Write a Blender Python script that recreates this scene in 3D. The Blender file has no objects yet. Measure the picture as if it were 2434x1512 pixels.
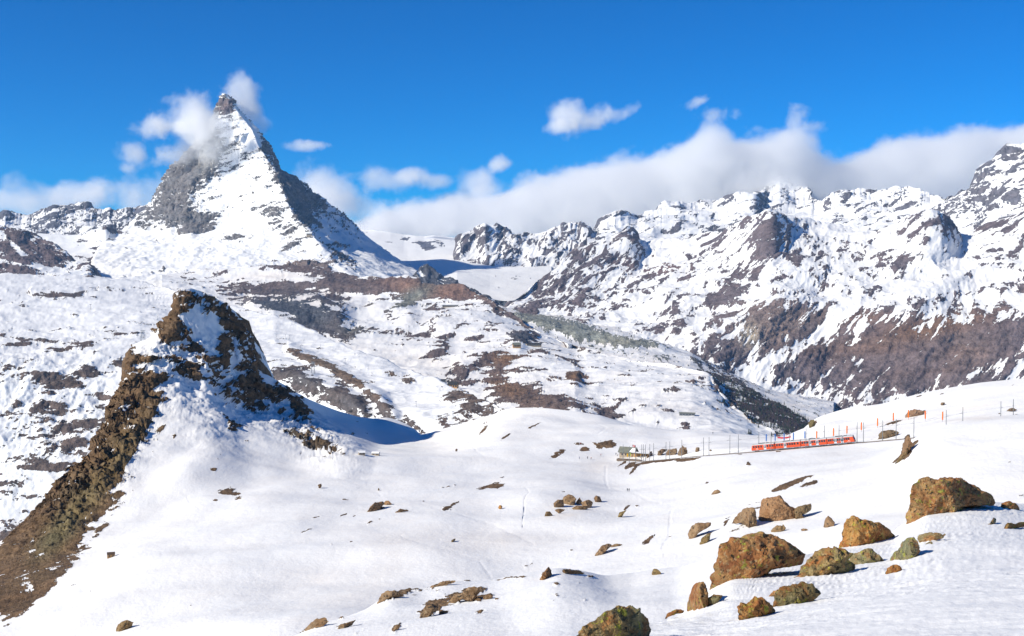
import bpy, bmesh, math, random
import numpy as np
from mathutils import Vector, Matrix

# ------------------------------------------------------------------ camera, sky, sun, exposure
scene = bpy.context.scene
COL = scene.collection
FPX, CX, CY, PITCH = 2929.0, 1216.5, 756.0, math.radians(2.09)   # lens in pixels of a 2433 x 1512 frame
cam_data = bpy.data.cameras.new('camera')
cam_data.sensor_width = 36.0
cam_data.lens = 36.0 * FPX / 2433.0
cam_data.clip_start = 0.5
cam_data.clip_end = 120000.0
camera = bpy.data.objects.new('camera', cam_data)
camera.rotation_euler = (math.pi / 2 - PITCH, 0, 0)
COL.objects.link(camera)
scene.camera = camera

SUN_AZ, SUN_EL = math.radians(-114.0), math.radians(31.5)       # clockwise from the view direction (+Y)
sun_vec = Vector((math.sin(SUN_AZ) * math.cos(SUN_EL), math.cos(SUN_AZ) * math.cos(SUN_EL), math.sin(SUN_EL)))
world = bpy.data.worlds.new('World')
scene.world = world
world.use_nodes = True
wn, wl = world.node_tree.nodes, world.node_tree.links
wn.clear()
sky = wn.new('ShaderNodeTexSky')
sky.sky_type = 'NISHITA'
sky.sun_disc = False
sky.sun_elevation = SUN_EL
sky.sun_rotation = SUN_AZ
sky.altitude = 3000.0
sky.air_density = 1.0
sky.dust_density = 0.0
sky.ozone_density = 6.0
hue = wn.new('ShaderNodeHueSaturation')
hue.inputs['Saturation'].default_value = 1.68
bg = wn.new('ShaderNodeBackground')
bg.inputs['Strength'].default_value = 0.084
wo = wn.new('ShaderNodeOutputWorld')
wl.new(sky.outputs[0], hue.inputs['Color'])
gam = wn.new('ShaderNodeGamma')
gam.inputs['Gamma'].default_value = 1.15
wl.new(hue.outputs[0], gam.inputs['Color'])
wl.new(gam.outputs[0], bg.inputs['Color'])
wl.new(bg.outputs[0], wo.inputs['Surface'])

sun_data = bpy.data.lights.new('sun', 'SUN')
sun_data.energy = 5.0
sun_data.angle = math.radians(0.5)
sun_data.color = (1.0, 0.935, 0.80)
sun = bpy.data.objects.new('sun', sun_data)
sun.rotation_euler = sun_vec.to_track_quat('Z', 'Y').to_euler()
sun.location = (-200, -100, 300)
COL.objects.link(sun)

scene.view_settings.view_transform = 'Standard'
scene.view_settings.look = 'None'
scene.view_settings.exposure = 0.22
scene.view_settings.gamma = 1.0
scene.view_settings.use_curve_mapping = False
scene.cycles.use_denoising = True
scene.cycles.max_bounces = 12
scene.cycles.diffuse_bounces = 2
scene.cycles.glossy_bounces = 1
scene.cycles.transmission_bounces = 1
scene.cycles.transparent_max_bounces = 8
scene.cycles.volume_bounces = 10
scene.cycles.volume_step_rate = 0.6

# ------------------------------------------------------------------ helpers: surveyed points -> world
CP, SP = math.cos(PITCH), math.sin(PITCH)


def wpt(px, py, d):
    """Arrays of frame position and forward distance (m) -> world points."""
    px, py, d = np.asarray(px, float), np.asarray(py, float), np.asarray(d, float)
    x = (px - CX) / FPX
    u = -(py - CY) / FPX
    y = CP + u * SP
    z = -SP + u * CP
    return np.stack([x * d / y, np.broadcast_to(d, x.shape), z * d / y], -1)


def proj(P):
    dep = P[..., 1] * CP - P[..., 2] * SP
    dep = np.where(np.abs(dep) < 1e-3, 1e-3, dep)
    return CX + FPX * P[..., 0] / dep, CY - FPX * (P[..., 1] * SP + P[..., 2] * CP) / dep


TILES = {'D': (0, 0, 1), 'R1': (0, 148.5, .3929), 'R2': (653.4, 326.7, .3929), 'R3': (1306.7, 297, .4321), 'R4': (1841.3, 297, .4714),
         'R5': (0, 653.4, .4321), 'R6': (1425.5, 950.3, .3172), 'R7': (1544.3, 1098.8, .3651), 'R8': (712.8, 950.3, .3712),
         'S1': (0, 0, .5), 'S2': (1216.4, 178.2, .4998), 'S3': (534.6, 594, .366), 'S4': (297, 653.4, .3143), 'S5': (1770, 997.9, .122),
         'S6': (1413.6, 1021.6, .122), 'S7': (2019.5, 926.6, .16985)}


def T(tile, *pts):
    ox, oy, s = TILES[tile]
    return [(ox + p[0] * s, oy + p[1] * s) + tuple(p[2:]) for p in pts]


_rng = np.random.RandomState(7)
_perm = _rng.permutation(256).astype(np.int32)
_perm = np.concatenate([_perm, _perm, _perm])
_g3 = _rng.normal(size=(256, 3))
_g3 = (_g3 / np.linalg.norm(_g3, axis=1, keepdims=True)).astype(np.float32)


def perlin(x, y, z):
    x, y, z = x.astype(np.float32), y.astype(np.float32), z.astype(np.float32)
    xi, yi, zi = np.floor(x), np.floor(y), np.floor(z)
    xf, yf, zf = x - xi, y - yi, z - zi
    xi, yi, zi = xi.astype(np.int32) & 255, yi.astype(np.int32) & 255, zi.astype(np.int32) & 255
    u = xf * xf * xf * (xf * (xf * 6 - 15) + 10)
    v = yf * yf * yf * (yf * (yf * 6 - 15) + 10)
    w = zf * zf * zf * (zf * (zf * 6 - 15) + 10)

    def g(dx, dy, dz):
        h = _perm[_perm[_perm[xi + dx] + yi + dy] + zi + dz]
        gv = _g3[h]
        return gv[..., 0] * (xf - dx) + gv[..., 1] * (yf - dy) + gv[..., 2] * (zf - dz)
    a = g(0, 0, 0); b = g(1, 0, 0); a += u * (b - a)
    c = g(0, 1, 0); d = g(1, 1, 0); c += u * (d - c); a += v * (c - a)
    e = g(0, 0, 1); f = g(1, 0, 1); e += u * (f - e)
    h = g(0, 1, 1); i = g(1, 1, 1); h += u * (i - h); e += v * (h - e)
    return (a + w * (e - a)) * 1.6


def fbm(P, scale, octaves=5, gain=.5, lac=2.03, ridged=False, off=0.0):
    """Fractal noise of world points; scale is the largest wavelength in metres (scalar or 3-vector)."""
    q = P / np.asarray(scale, float) + off
    out, amp, tot = 0, 1.0, 0.0
    for o in range(octaves):
        n = perlin(q[..., 0], q[..., 1], q[..., 2])
        if ridged:
            n = .62 - 2 * np.abs(n)
        out = out + amp * n
        tot += amp
        amp *= gain
        q = q * lac + 17.3
    return out / tot


def smoothstep(a, b, x):
    t = np.clip((x - a) / (b - a), 0, 1)
    return t * t * (3 - 2 * t)


def blur(A, sigma, axis):
    if sigma < .3:
        return A
    r = int(3 * sigma) + 1
    k = np.exp(-.5 * (np.arange(-r, r + 1) / sigma) ** 2)
    k /= k.sum()
    pad = [(0, 0)] * A.ndim
    pad[axis] = (r, r)
    B = np.pad(A, pad, mode='reflect', reflect_type='odd')
    out = np.zeros_like(A)
    n = A.shape[axis]
    for j, w in enumerate(k):
        sl = [slice(None)] * A.ndim
        sl[axis] = slice(j, j + n)
        out += w * B[tuple(sl)]
    return out


def strokes_field(PX, PY, strokes):
    """Sum of soft elliptical patches (x, y, rx, ry, angle, weight)."""
    f = np.zeros_like(PX)
    for (x, y, rx, ry, ang, w) in strokes:
        m = (np.abs(PX - x) < max(rx, ry) * 2.2) & (np.abs(PY - y) < max(rx, ry) * 2.2)
        if not m.any():
            continue
        dx, dy = PX[m] - x, PY[m] - y
        c, s = math.cos(math.radians(ang)), math.sin(math.radians(ang))
        a, b = (dx * c + dy * s) / rx, (-dx * s + dy * c) / ry
        r2 = a * a + b * b
        f[m] += w * np.exp(-r2 * .9) * 1.05
    return f


def line_dist(PX, PY, pts):
    """Distance to a polyline, and the interpolated third value along it."""
    best = np.full(PX.shape, 1e9)
    val = np.zeros(PX.shape)
    for (p, q) in zip(pts[:-1], pts[1:]):
        dx, dy = q[0] - p[0], q[1] - p[1]
        L2 = dx * dx + dy * dy + 1e-9
        t = np.clip(((PX - p[0]) * dx + (PY - p[1]) * dy) / L2, 0, 1)
        dd = np.hypot(PX - p[0] - t * dx, PY - p[1] - t * dy)
        m = dd < best
        best = np.where(m, dd, best)
        if len(p) > 2:
            val = np.where(m, p[2] + t * (q[2] - p[2]), val)
    return best, val


STEP = 1.9       # grid spacing in frame pixels
MESHES = {}


def grid_normals(P):
    du = np.gradient(P, axis=1)
    dv = np.gradient(P, axis=0)
    n = np.cross(du, dv)
    n /= np.linalg.norm(n, axis=-1, keepdims=True) + 1e-12
    n[n[..., 2] < -.3] *= -1
    return n


def grid_mesh(name, P, attrs, mat, smooth=True):
    nv, nu = P.shape[:2]
    me = bpy.data.meshes.new(name)
    idx = np.arange(nv * nu).reshape(nv, nu)
    quads = np.stack([idx[:-1, :-1], idx[:-1, 1:], idx[1:, 1:], idx[1:, :-1]], -1).reshape(-1)
    nq = len(quads) // 4
    me.vertices.add(nv * nu)
    me.vertices.foreach_set('co', P.astype(np.float32).reshape(-1))
    me.loops.add(len(quads))
    me.loops.foreach_set('vertex_index', quads.astype(np.int32))
    me.polygons.add(nq)
    me.polygons.foreach_set('loop_start', (np.arange(nq) * 4).astype(np.int32))
    me.polygons.foreach_set('use_smooth', np.full(nq, smooth))
    me.update(calc_edges=True)
    for k, a in attrs.items():
        if a.ndim == 3:
            at = me.attributes.new(k, 'FLOAT_COLOR', 'POINT')
            rgba = np.ones((nv * nu, 4), np.float32)
            rgba[:, :3] = a.reshape(-1, 3)
            at.data.foreach_set('color', rgba.reshape(-1))
        else:
            at = me.attributes.new(k, 'FLOAT', 'POINT')
            at.data.foreach_set('value', a.astype(np.float32).reshape(-1))
    me.materials.append(mat)
    ob = bpy.data.objects.new(name, me)
    COL.objects.link(ob)
    return ob


# ------------------------------------------------------------------ materials
def new_mat(name):
    m = bpy.data.materials.new(name)
    m.use_nodes = True
    nt = m.node_tree
    nt.nodes.clear()
    out = nt.nodes.new('ShaderNodeOutputMaterial')
    return m, nt, out


def terrain_material():
    m, nt, out = new_mat('snow_and_rock')
    N, L = nt.nodes.new, nt.links.new

    def attr(n):
        a = N('ShaderNodeAttribute'); a.attribute_name = n; return a

    def math_(op, a, b=None, c=None, clamp=False):
        n = N('ShaderNodeMath'); n.operation = op; n.use_clamp = clamp
        for i, v in enumerate((a, b, c)):
            if v is None: continue
            if isinstance(v, (int, float)): n.inputs[i].default_value = v
            else: L(v, n.inputs[i])
        return n.outputs[0]
    geo = N('ShaderNodeNewGeometry')
    scl = attr('scl')                        # metres per unit of the finest texture
    vm = N('ShaderNodeVectorMath'); vm.operation = 'SCALE'
    inv = math_('DIVIDE', 1.0, scl.outputs['Fac'])
    L(geo.outputs['Position'], vm.inputs[0]); L(inv, vm.inputs['Scale'])

    def noise(scale, detail, rough):
        n = N('ShaderNodeTexNoise')
        n.inputs['Scale'].default_value = scale
        n.inputs['Detail'].default_value = detail
        n.inputs['Roughness'].default_value = rough
        L(vm.outputs[0], n.inputs['Vector'])
        return n
    n1 = noise(.3, 4, .65)
    n2 = noise(.12, 6, .7)
    n3 = noise(.55, 2, .6)
    snow = attr('snow')
    s = math_('MULTIPLY_ADD', math_('SUBTRACT', n1.outputs['Fac'], .5), .45, snow.outputs['Fac'])
    mr = N('ShaderNodeMapRange'); mr.interpolation_type = 'SMOOTHSTEP'
    mr.inputs['From Min'].default_value = .475; mr.inputs['From Max'].default_value = .525
    L(s, mr.inputs['Value'])
    sf = mr.outputs['Result']
    rc = attr('rock')
    var = math_('MULTIPLY_ADD', math_('SUBTRACT', n2.outputs['Fac'], .5), 2.8, 1.0)
    var = math_('MAXIMUM', math_('MULTIPLY_ADD', math_('SUBTRACT', n3.outputs['Fac'], .5), 1.2, var), .25)
    rcol = N('ShaderNodeVectorMath'); rcol.operation = 'SCALE'
    L(rc.outputs['Color'], rcol.inputs[0]); L(var, rcol.inputs['Scale'])
    du = attr('dust')
    scol = N('ShaderNodeMix'); scol.data_type = 'RGBA'
    scol.inputs['A'].default_value = (.85, .845, .835, 1)
    scol.inputs['B'].default_value = (.72, .58, .45, 1)
    L(math_('MULTIPLY', du.outputs['Fac'], math_('MULTIPLY_ADD', n2.outputs['Fac'], 1.2, .2), clamp=True), scol.inputs['Factor'])
    mix = N('ShaderNodeMix'); mix.data_type = 'RGBA'
    L(sf, mix.inputs['Factor']); L(rcol.outputs[0], mix.inputs['A']); L(scol.outputs['Result'], mix.inputs['B'])
    bs = N('ShaderNodeBsdfPrincipled')
    L(mix.outputs['Result'], bs.inputs['Base Color'])
    bs.inputs['Roughness'].default_value = .9
    bs.inputs['Specular IOR Level'].default_value = .15
    bump = N('ShaderNodeBump')
    bump.inputs['Strength'].default_value = 1.0
    hgt = math_('MULTIPLY', math_('ADD', n2.outputs['Fac'], math_('MULTIPLY', n3.outputs['Fac'], .3)), math_('MULTIPLY_ADD', sf, -.82, 1.0))
    L(hgt, bump.inputs['Height'])
    L(math_('MULTIPLY', scl.outputs['Fac'], 3.0), bump.inputs['Distance'])
    L(bump.outputs[0], bs.inputs['Normal'])
    L(bs.outputs[0], out.inputs['Surface'])
    return m


TERRAIN = terrain_material()
# ------------------------------------------------------------------ terrain sheets
def rows_px(rows, x0, x1, step, soft=0, jag=0):
    nu = int((x1 - x0) / step) + 1
    xs = np.linspace(x0, x1, nu)
    out = []
    for r in rows:
        r = sorted(r)
        a = np.array(r, float)
        yd = np.stack([np.interp(xs, a[:, 0], a[:, 1]), np.interp(xs, a[:, 0], a[:, 2])], -1)
        k = soft[len(out)] if isinstance(soft, (tuple, list)) else (soft if len(out) < len(rows) - 1 else 0)
        if k:
            yd = blur(yd, k / step, 0)
        if jag and len(out) == len(rows) - 1:
            q = np.stack([xs, xs * 0 + 3.1, xs * 0 + jag[2]], -1)
            jw = 1.0 if len(jag) < 5 else smoothstep(jag[3] - 12, jag[3] + 12, xs) * smoothstep(jag[4] + 12, jag[4] - 12, xs)
            yd[:, 0] -= jw * jag[0] * fbm(q, (jag[1], 1, 1), 6, gain=.62, ridged=True)
        out.append(np.concatenate([xs[:, None], yd], -1))
    return out


def rows_patch(rows, step):
    A = np.array(rows, float)                 # R x K x 3
    seg = np.abs(np.diff(A[:, :, :2], axis=1)).sum(-1).max(0)
    us = []
    for k, s in enumerate(seg):
        n = max(2, int(s / step))
        us += [k + j / n for j in range(n)]
    us = np.array(us + [len(seg)])
    out = []
    for r in A:
        out.append(np.stack([np.interp(us, np.arange(len(r)), r[:, c]) for c in range(3)], -1))
    return out


def sheet(name, rows, xr=None, patch=False, back=(0, 0), smooth=4, smooth_u=0, step=None, bumps=(), ridge=(), micro=(), bias=0.0,
          slope=(.75, 1.2), mask_noise=((300, 300, 300), .35, 5), strokes=(), rock=(.2, .17, .17), rocks=(), rockvar=.25, dust=.0, dusts=(), scl=8.0,
          label=None, rough_snow=.08, shear=0.0, soft=0, vsteps=None, theta=0.0, clip=(-.45, .5), sink=(0, 0, 60), conv=.3, mgain=.86, gain=.58, jag=0, hold=.0, post=None, minv=6):
    """One lofted piece of ground: rows run from the nearest (bottom) to the farthest (top).
    ridge: (amp m, scale m, octaves, ridged, seed) displacements applied everywhere; micro: the same, where rock is bare."""
    step = step or STEP
    rr = rows_patch(rows, step) if patch else rows_px(rows, xr[0], xr[1], step, soft, jag)
    nseg = len(rr) - 1
    Wp = [wpt(r[:, 0], r[:, 1], r[:, 2]) for r in rr]
    PXs, Ps = [], []
    for k in range(nseg):
        a, b = rr[k], rr[k + 1]
        vis = (a[:, 0] > -40) & (a[:, 0] < 2480) & (a[:, 1] < 1560)
        dpx = np.hypot(b[:, 0] - a[:, 0], b[:, 1] - a[:, 1])
        L = np.percentile(dpx[vis], 92) if vis.any() else 20
        n = max(minv, int(L / (vsteps[k] if vsteps else step)))
        t = np.linspace(0, 1, n, endpoint=(k == nseg - 1))[:, None, None]
        Ps.append(Wp[k][None] * (1 - t) + Wp[k + 1][None] * t)
        PXs.append(a[None, :, :2] * (1 - t) + b[None, :, :2] * t)
    P = np.concatenate(Ps, 0)
    Q = np.concatenate(PXs, 0)
    P = blur(P, smooth, 0)
    if smooth_u:
        P = blur(P, smooth_u, 1)
    if back[0]:
        nb = 10
        t = (np.arange(1, nb + 1) / nb)[:, None, None]
        top = P[-1][None]
        P = np.concatenate([P, top + t * np.array([0, back[0], 0]) - (t ** 1.3) * np.array([0, 0, back[1]])], 0)
        Q = np.concatenate([Q, np.repeat(Q[-1:], nb, 0) + t * np.array([0, 60])], 0)
    PX, PY = Q[..., 0], Q[..., 1]
    # surveyed knolls, ribs and hollows
    for b in bumps:
        pts, width, height = b[0], b[1], b[2]
        dist, _ = line_dist(PX, PY, pts)
        prof = np.clip(1 - dist / width, 0, 1)
        if len(b) > 3 and b[3]:
            prof = prof * prof * (3 - 2 * prof)
        N_ = np.array([0, -.97, .22]) if len(b) < 5 else np.array(b[4])
        P = P + (prof * height)[..., None] * N_
    dl, dr = smoothstep(sink[2], 0, PX - PX.min()), smoothstep(sink[2], 0, PX.max() - PX)
    P[..., 2] -= sink[0] * dl + sink[1] * dr
    N = grid_normals(P)
    S = P.copy()
    S[..., 0] += shear * S[..., 2]
    c_, s_ = math.cos(math.radians(theta)), math.sin(math.radians(theta))

    def rot(A):
        return np.stack([A[..., 0] * c_ + A[..., 2] * s_, A[..., 1], -A[..., 0] * s_ + A[..., 2] * c_], -1)
    S = rot(S)
    vv = np.linspace(0, 1, P.shape[0] - (10 if back[0] else 0))
    vv = np.concatenate([vv, np.ones(P.shape[0] - len(vv))])
    calm = (1 - hold * smoothstep(.86, 1.0, vv))[:, None]
    cv, cw = np.zeros(PX.shape), 1e-6
    for rd in ridge:
        amp, sc, octv, rg, seed = rd[:5]
        f = fbm(S, sc, octv, ridged=rg, off=seed, gain=gain)
        if len(rd) > 5:
            f = f * np.clip(strokes_field(PX, PY, rd[5]), 0, 1)
        P = P + (amp * f * calm)[..., None] * N
        if rg:
            cv += amp * f
            cw += amp
    cv /= cw
    PX, PY = proj(P)
    N = grid_normals(P)
    msc, mamp, moct = mask_noise
    nz = N[..., 2]
    M = S
    wob = fbm(S, np.asarray(msc) * 1.7, 2, off=55.)
    M = M + wob[..., None] * np.asarray(msc, float) * .5
    mn = fbm(M, msc, moct, gain=mgain, off=3.7)
    mn = mn / (mn.std() + 1e-9)
    field = .5 + np.clip(bias + slope[1] * (nz - slope[0]) - conv * cv + strokes_field(PX, PY, strokes), clip[0], clip[1]) + mamp * .5 * mn
    bare = 1 - smoothstep(.44, .54, field)
    for mc in micro:
        amp, sc, octv, rg, seed = mc[:5]
        if len(mc) > 5:
            amp = amp * np.clip(strokes_field(PX, PY, mc[5]), 0, 1)
        if rg == 'ledge':                    # tilted bedding: each bed stands proud of the one above
            q = (S[..., 2] + .35 * S[..., 0] + .2 * S[..., 1]) / sc + 1.1 * fbm(S, sc * 6.0, 3, off=seed)
            f = .5 - (q % 1.0)
        else:
            f = fbm(S, sc, octv, ridged=rg, off=seed, gain=.6)
        P = P + (amp * f * (rough_snow + (1 - rough_snow) * bare))[..., None] * N
    N2 = grid_normals(P)
    field = field + slope[1] * .6 * (N2[..., 2] - nz)
    col = np.empty(P.shape)
    col[:] = np.array(rock)
    for (st, c) in rocks:
        f = np.clip(strokes_field(PX, PY, st), 0, 1)[..., None]
        col = col * (1 - f) + np.array(c) * f
    msc = np.asarray(msc, float) * np.ones(3)
    col = col * (1 + rockvar * fbm(P, msc * .8, 4, off=9.1))[..., None]
    warm = .10 * fbm(P, msc * 1.5, 3, off=21.0)
    col = col * np.stack([1 + warm, np.ones_like(warm), 1 - warm], -1)
    du = np.clip(dust * (.5 + 1.6 * fbm(P, msc * 1.2, 4, off=31.0)) + strokes_field(PX, PY, dusts), 0, 1)
    attrs = {'snow': np.clip(field, 0, 1), 'rock': np.clip(col, .01, 1), 'dust': du, 'scl': np.full(PX.shape, scl)}
    if post:
        P = post(P, PX, PY, attrs) if post else P
    ob = grid_mesh(name, P, attrs, TERRAIN)
    ob['kind'] = 'structure'
    if label:
        ob['label'] = label
    SHEETS[ob.name] = (P,) + proj(P)
    return ob


def _zoom(tile, L, k=1.0):
    ox, oy, s = TILES[tile]
    return [(ox + x * s, oy + y * s, rx * s, ry * s, a, w * k) for (x, y, rx, ry, a, w) in L]


SHEETS = {}
# base under everything, out to the horizon
_xs = np.linspace(-13000, 13000, 30)
_ys = np.linspace(-3000, 19000, 30)
_gx, _gy = np.meshgrid(_xs, _ys)
_P = np.stack([_gx, _gy, np.full(_gx.shape, -1400.0)], -1)
_o = np.ones(_gx.shape)
_c = np.empty(_P.shape); _c[:] = (.2, .17, .15)
_ob = grid_mesh('ground', _P, {'snow': _o, 'rock': _c, 'dust': _o * 0, 'scl': _o * 30}, TERRAIN)
_ob['kind'] = 'structure'

# ---- far snowfield between the peaks
sheet('glacier', [T('R2', (300, 960, 9800), (800, 960, 9800), (1100, 950, 9700), (1300, 980, 9600), (1700, 1010, 9500)),
                  T('R2', (300, 840, 11200), (800, 830, 11000), (1100, 820, 10800), (1300, 880, 10500), (1700, 900, 10500)),
                  T('R2', (300, 720, 12800), (800, 730, 12600), (1100, 720, 12400), (1700, 700, 12500)),
                  T('R2', (300, 550, 15500), (480, 550, 15500), (520, 555, 15400), (600, 563, 15300), (700, 575, 15200), (780, 588, 15200), (850, 595, 15000), (900, 600, 15000), (960, 592, 15000), (1010, 597, 15000), (1080, 603, 15000), (1120, 607, 15000), (1700, 600, 15000))],
      xr=(770, 1310), back=(3000, 700), smooth=8, ridge=((25, 900, 4, False, 1.1),), micro=((14, 120, 4, True, 5.),), bias=.35,
      strokes=_zoom('R2', ((780, 612, 45, 14, 15, -.75), (900, 640, 60, 24, 10, -.8), (910, 675, 60, 20, 0, -.7), (970, 620, 40, 20, 20, -.5), (1010, 655, 30, 18, 0, -.5), (1060, 630, 40, 20, 0, -.35))),
      rock=(.15, .15, .18), scl=12)

# ---- far range on the left
sheet('mountain_range_left', [T('R1', (-200, 1080, 11200), (900, 1080, 11200), (1000, 1080, 11200)),
                         T('R1', (-200, 930, 12400), (0, 935, 12400), (30, 900, 12500), (60, 915, 12500), (130, 930, 12500), (180, 935, 12500), (260, 905, 12500), (330, 880, 12500), (390, 885, 12500), (450, 872, 12500), (520, 868, 12400), (550, 895, 12300), (590, 910, 12300), (620, 905, 12300), (660, 895, 12300), (700, 897, 12300), (740, 885, 12200), (790, 878, 12200), (830, 890, 12200), (860, 875, 12100), (1000, 880, 12000))],
      xr=(-70, 390), back=(1500, 900), smooth=2, jag=(9, 60, 1.), ridge=((80, 800, 2, True, 2.2), (26, (600, 500, 140), 4, True, 3.1)), micro=((28, (200, 160, 90), 5, True, 5.),), bias=-.04, slope=(.72, .8), theta=35,
      mask_noise=((260, 200, 70), .40, 7), rock=(.13, .125, .145), scl=7)

# ---- wall of peaks in the centre
sheet('mountain_wall_center', [T('R2', (1000, 900, 11800), (1120, 920, 11500), (1200, 960, 11300), (1390, 1020, 11000), (1500, 1020, 10800), (1900, 1020, 10700), (2100, 1020, 10700)),
                          T('R2', (1000, 790, 12000), (1060, 750, 12000), (1120, 760, 11950), (1200, 790, 11800), (1390, 820, 11500), (1600, 800, 11600), (1900, 790, 11600), (2100, 780, 11600)),
                          T('R2', (1000, 775, 12050), (1060, 715, 12100), (1090, 660, 12200), (1120, 610, 12400), (1170, 575, 12500), (1210, 575, 12500), (1240, 550, 12500), (1270, 533, 12400), (1320, 545, 12500), (1380, 570, 12600), (1430, 580, 12600), (1500, 580, 12600), (1560, 572, 12600), (1640, 560, 12600), (1700, 550, 12600), (1760, 545, 12600), (1814, 545, 12600), (1862, 542, 12600), (1885, 570, 12600), (1905, 600, 12600), (2000, 620, 12600), (2100, 620, 12600))],
      xr=(1062, 1440), back=(1500, 900), smooth=3, jag=(6, 50, 2.), ridge=((80, 620, 2, True, 4.2), (34, (700, 700, 130), 4, True, 8.2)), micro=((28, (200, 160, 90), 5, True, 5.),), bias=-.02, slope=(.66, .8), theta=60, sink=(500, 0, 30),
      mgain=.76, mask_noise=((320, 200, 50), .42, 7), rock=(.145, .13, .145), scl=7)

# ---- back ridge on the right
sheet('mountain_ridge_right', [T('S2', (330, 900, 10800), (700, 900, 10900), (1280, 850, 11200), (1825, 850, 10800), (2300, 830, 9700), (2560, 800, 9400)),
                          T('S2', (330, 800, 12000), (700, 780, 12200), (1280, 720, 12600), (1825, 700, 12000), (2100, 680, 11200), (2300, 640, 10600), (2560, 560, 10200)),
                          T('S2', (330, 760, 12600), (390, 750, 12800), (400, 740, 13000), (420, 700, 13000), (450, 670, 13000), (490, 655, 13000), (560, 660, 13200), (600, 665, 13400), (680, 645, 13700), (730, 620, 13900), (790, 610, 14000), (880, 610, 14200), (960, 600, 14300), (1030, 580, 14000), (1070, 575, 13800), (1110, 565, 13700), (1150, 570, 13700), (1190, 565, 14600), (1215, 530, 15600), (1245, 500, 15900), (1275, 478, 16000), (1310, 500, 15900), (1350, 530, 15600), (1400, 545, 15000), (1425, 560, 14600), (1435, 590, 14200), (1480, 610, 13600), (1520, 575, 13400), (1560, 562, 13400), (1610, 570, 13400), (1660, 560, 13400), (1740, 555, 13400), (1790, 545, 13400), (1825, 532, 13400), (1870, 545, 13200), (1900, 550, 13000), (1940, 545, 12800), (1990, 580, 12500), (2060, 590, 12200), (2100, 575, 12000), (2140, 545, 11900), (2190, 540, 11700), (2220, 490, 11500), (2260, 430, 11400), (2300, 400, 11300), (2330, 370, 11300), (2380, 355, 11200), (2434, 335, 11100), (2560, 270, 11000))],
      xr=(1395, 2500), back=(1800, 1100), smooth=3, jag=(9, 70, 3.), ridge=((80, 800, 2, True, 6.1), (28, (500, 500, 140), 4, True, 3.2)), micro=((28, (200, 160, 90), 5, True, 5.),), bias=.1, slope=(.70, .9), theta=20,
      mgain=.78, mask_noise=((300, 200, 56), .42, 7), rock=(.135, .125, .14), scl=7)

# ---- the great pyramid: knots per row: back left, left outline, left edge, face, right edge, shaded face, right outline, back right
def _pyr():
    rows = []
    src = [  # y rows from the foot to the summit: (x, y, d)
        ((550, 1420, 8000), (1000, 1420, 8000), (1500, 1420, 7950), (2160, 1400, 8200), (2400, 1420, 8400), (2700, 1440, 8800)),
        ((550, 1300, 8700), (1000, 1300, 8650), (1500, 1300, 8450), (2103, 1290, 8500), (2350, 1290, 8900), (2600, 1310, 9700)),
        ((560, 1200, 9300), (1000, 1200, 9250), (1500, 1200, 9000), (2030, 1215, 8800), (2250, 1200, 9550), (2465, 1235, 10500)),
        ((600, 1120, 9800), (1050, 1120, 9600), (1450, 1130, 9350), (1963, 1143, 9050), (2150, 1120, 9950), (2320, 1135, 11100)),
        ((700, 1060, 10200), (1100, 1050, 9900), (1440, 1040, 9700), (1873, 1020, 9300), (2050, 1020, 10400), (2190, 1030, 11600)),
        ((800, 960, 10700), (1130, 960, 10050), (1440, 950, 9900), (1810, 960, 9450), (1960, 940, 10500), (2110, 950, 11700)),
        ((920, 860, 10900), (1130, 860, 10200), (1440, 860, 10050), (1745, 860, 9650), (1860, 840, 10420), (1975, 835, 11300)),
        ((980, 760, 11000), (1140, 760, 10320), (1420, 760, 10180), (1712, 760, 9850), (1780, 740, 10250), (1840, 742, 10950)),
        ((1040, 640, 11000), (1265, 640, 10360), (1450, 640, 10290), (1645, 635, 10080), (1670, 645, 10300), (1690, 655, 10550)),
        ((1110, 550, 10950), (1285, 560, 10390), (1450, 560, 10330), (1600, 560, 10170), (1632, 550, 10370), (1645, 560, 10600)),
        ((1185, 490, 10900), (1305, 500, 10400), (1430, 500, 10350), (1560, 500, 10240), (1605, 495, 10430), (1628, 510, 10620)),
        ((1252, 385, 10750), (1300, 390, 10420), (1400, 400, 10390), (1520, 395, 10330), (1550, 400, 10450), (1572, 420, 10600)),
        ((1305, 300, 10650), (1330, 310, 10450), (1380, 310, 10430), (1435, 300, 10420), (1443, 302, 10480), (1449, 305, 10560)),
        ((1330, 240, 10580), (1340, 245, 10480), (1365, 245, 10470), (1392, 240, 10470), (1398, 241, 10500), (1404, 242, 10540)),
        ((1353, 192, 10520), (1355, 191, 10500), (1358, 190, 10500), (1362, 195, 10500), (1364, 197, 10510), (1366, 199, 10520)),
    ]
    for r in src:
        d = T('R1', *r)
        l, rt = d[0], d[-1]
        rows.append([(l[0] + 25, l[1] + 70, l[2] + 900)] + d + [(rt[0] - 25, rt[1] + 70, rt[2] + 900)])
    return rows


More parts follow.
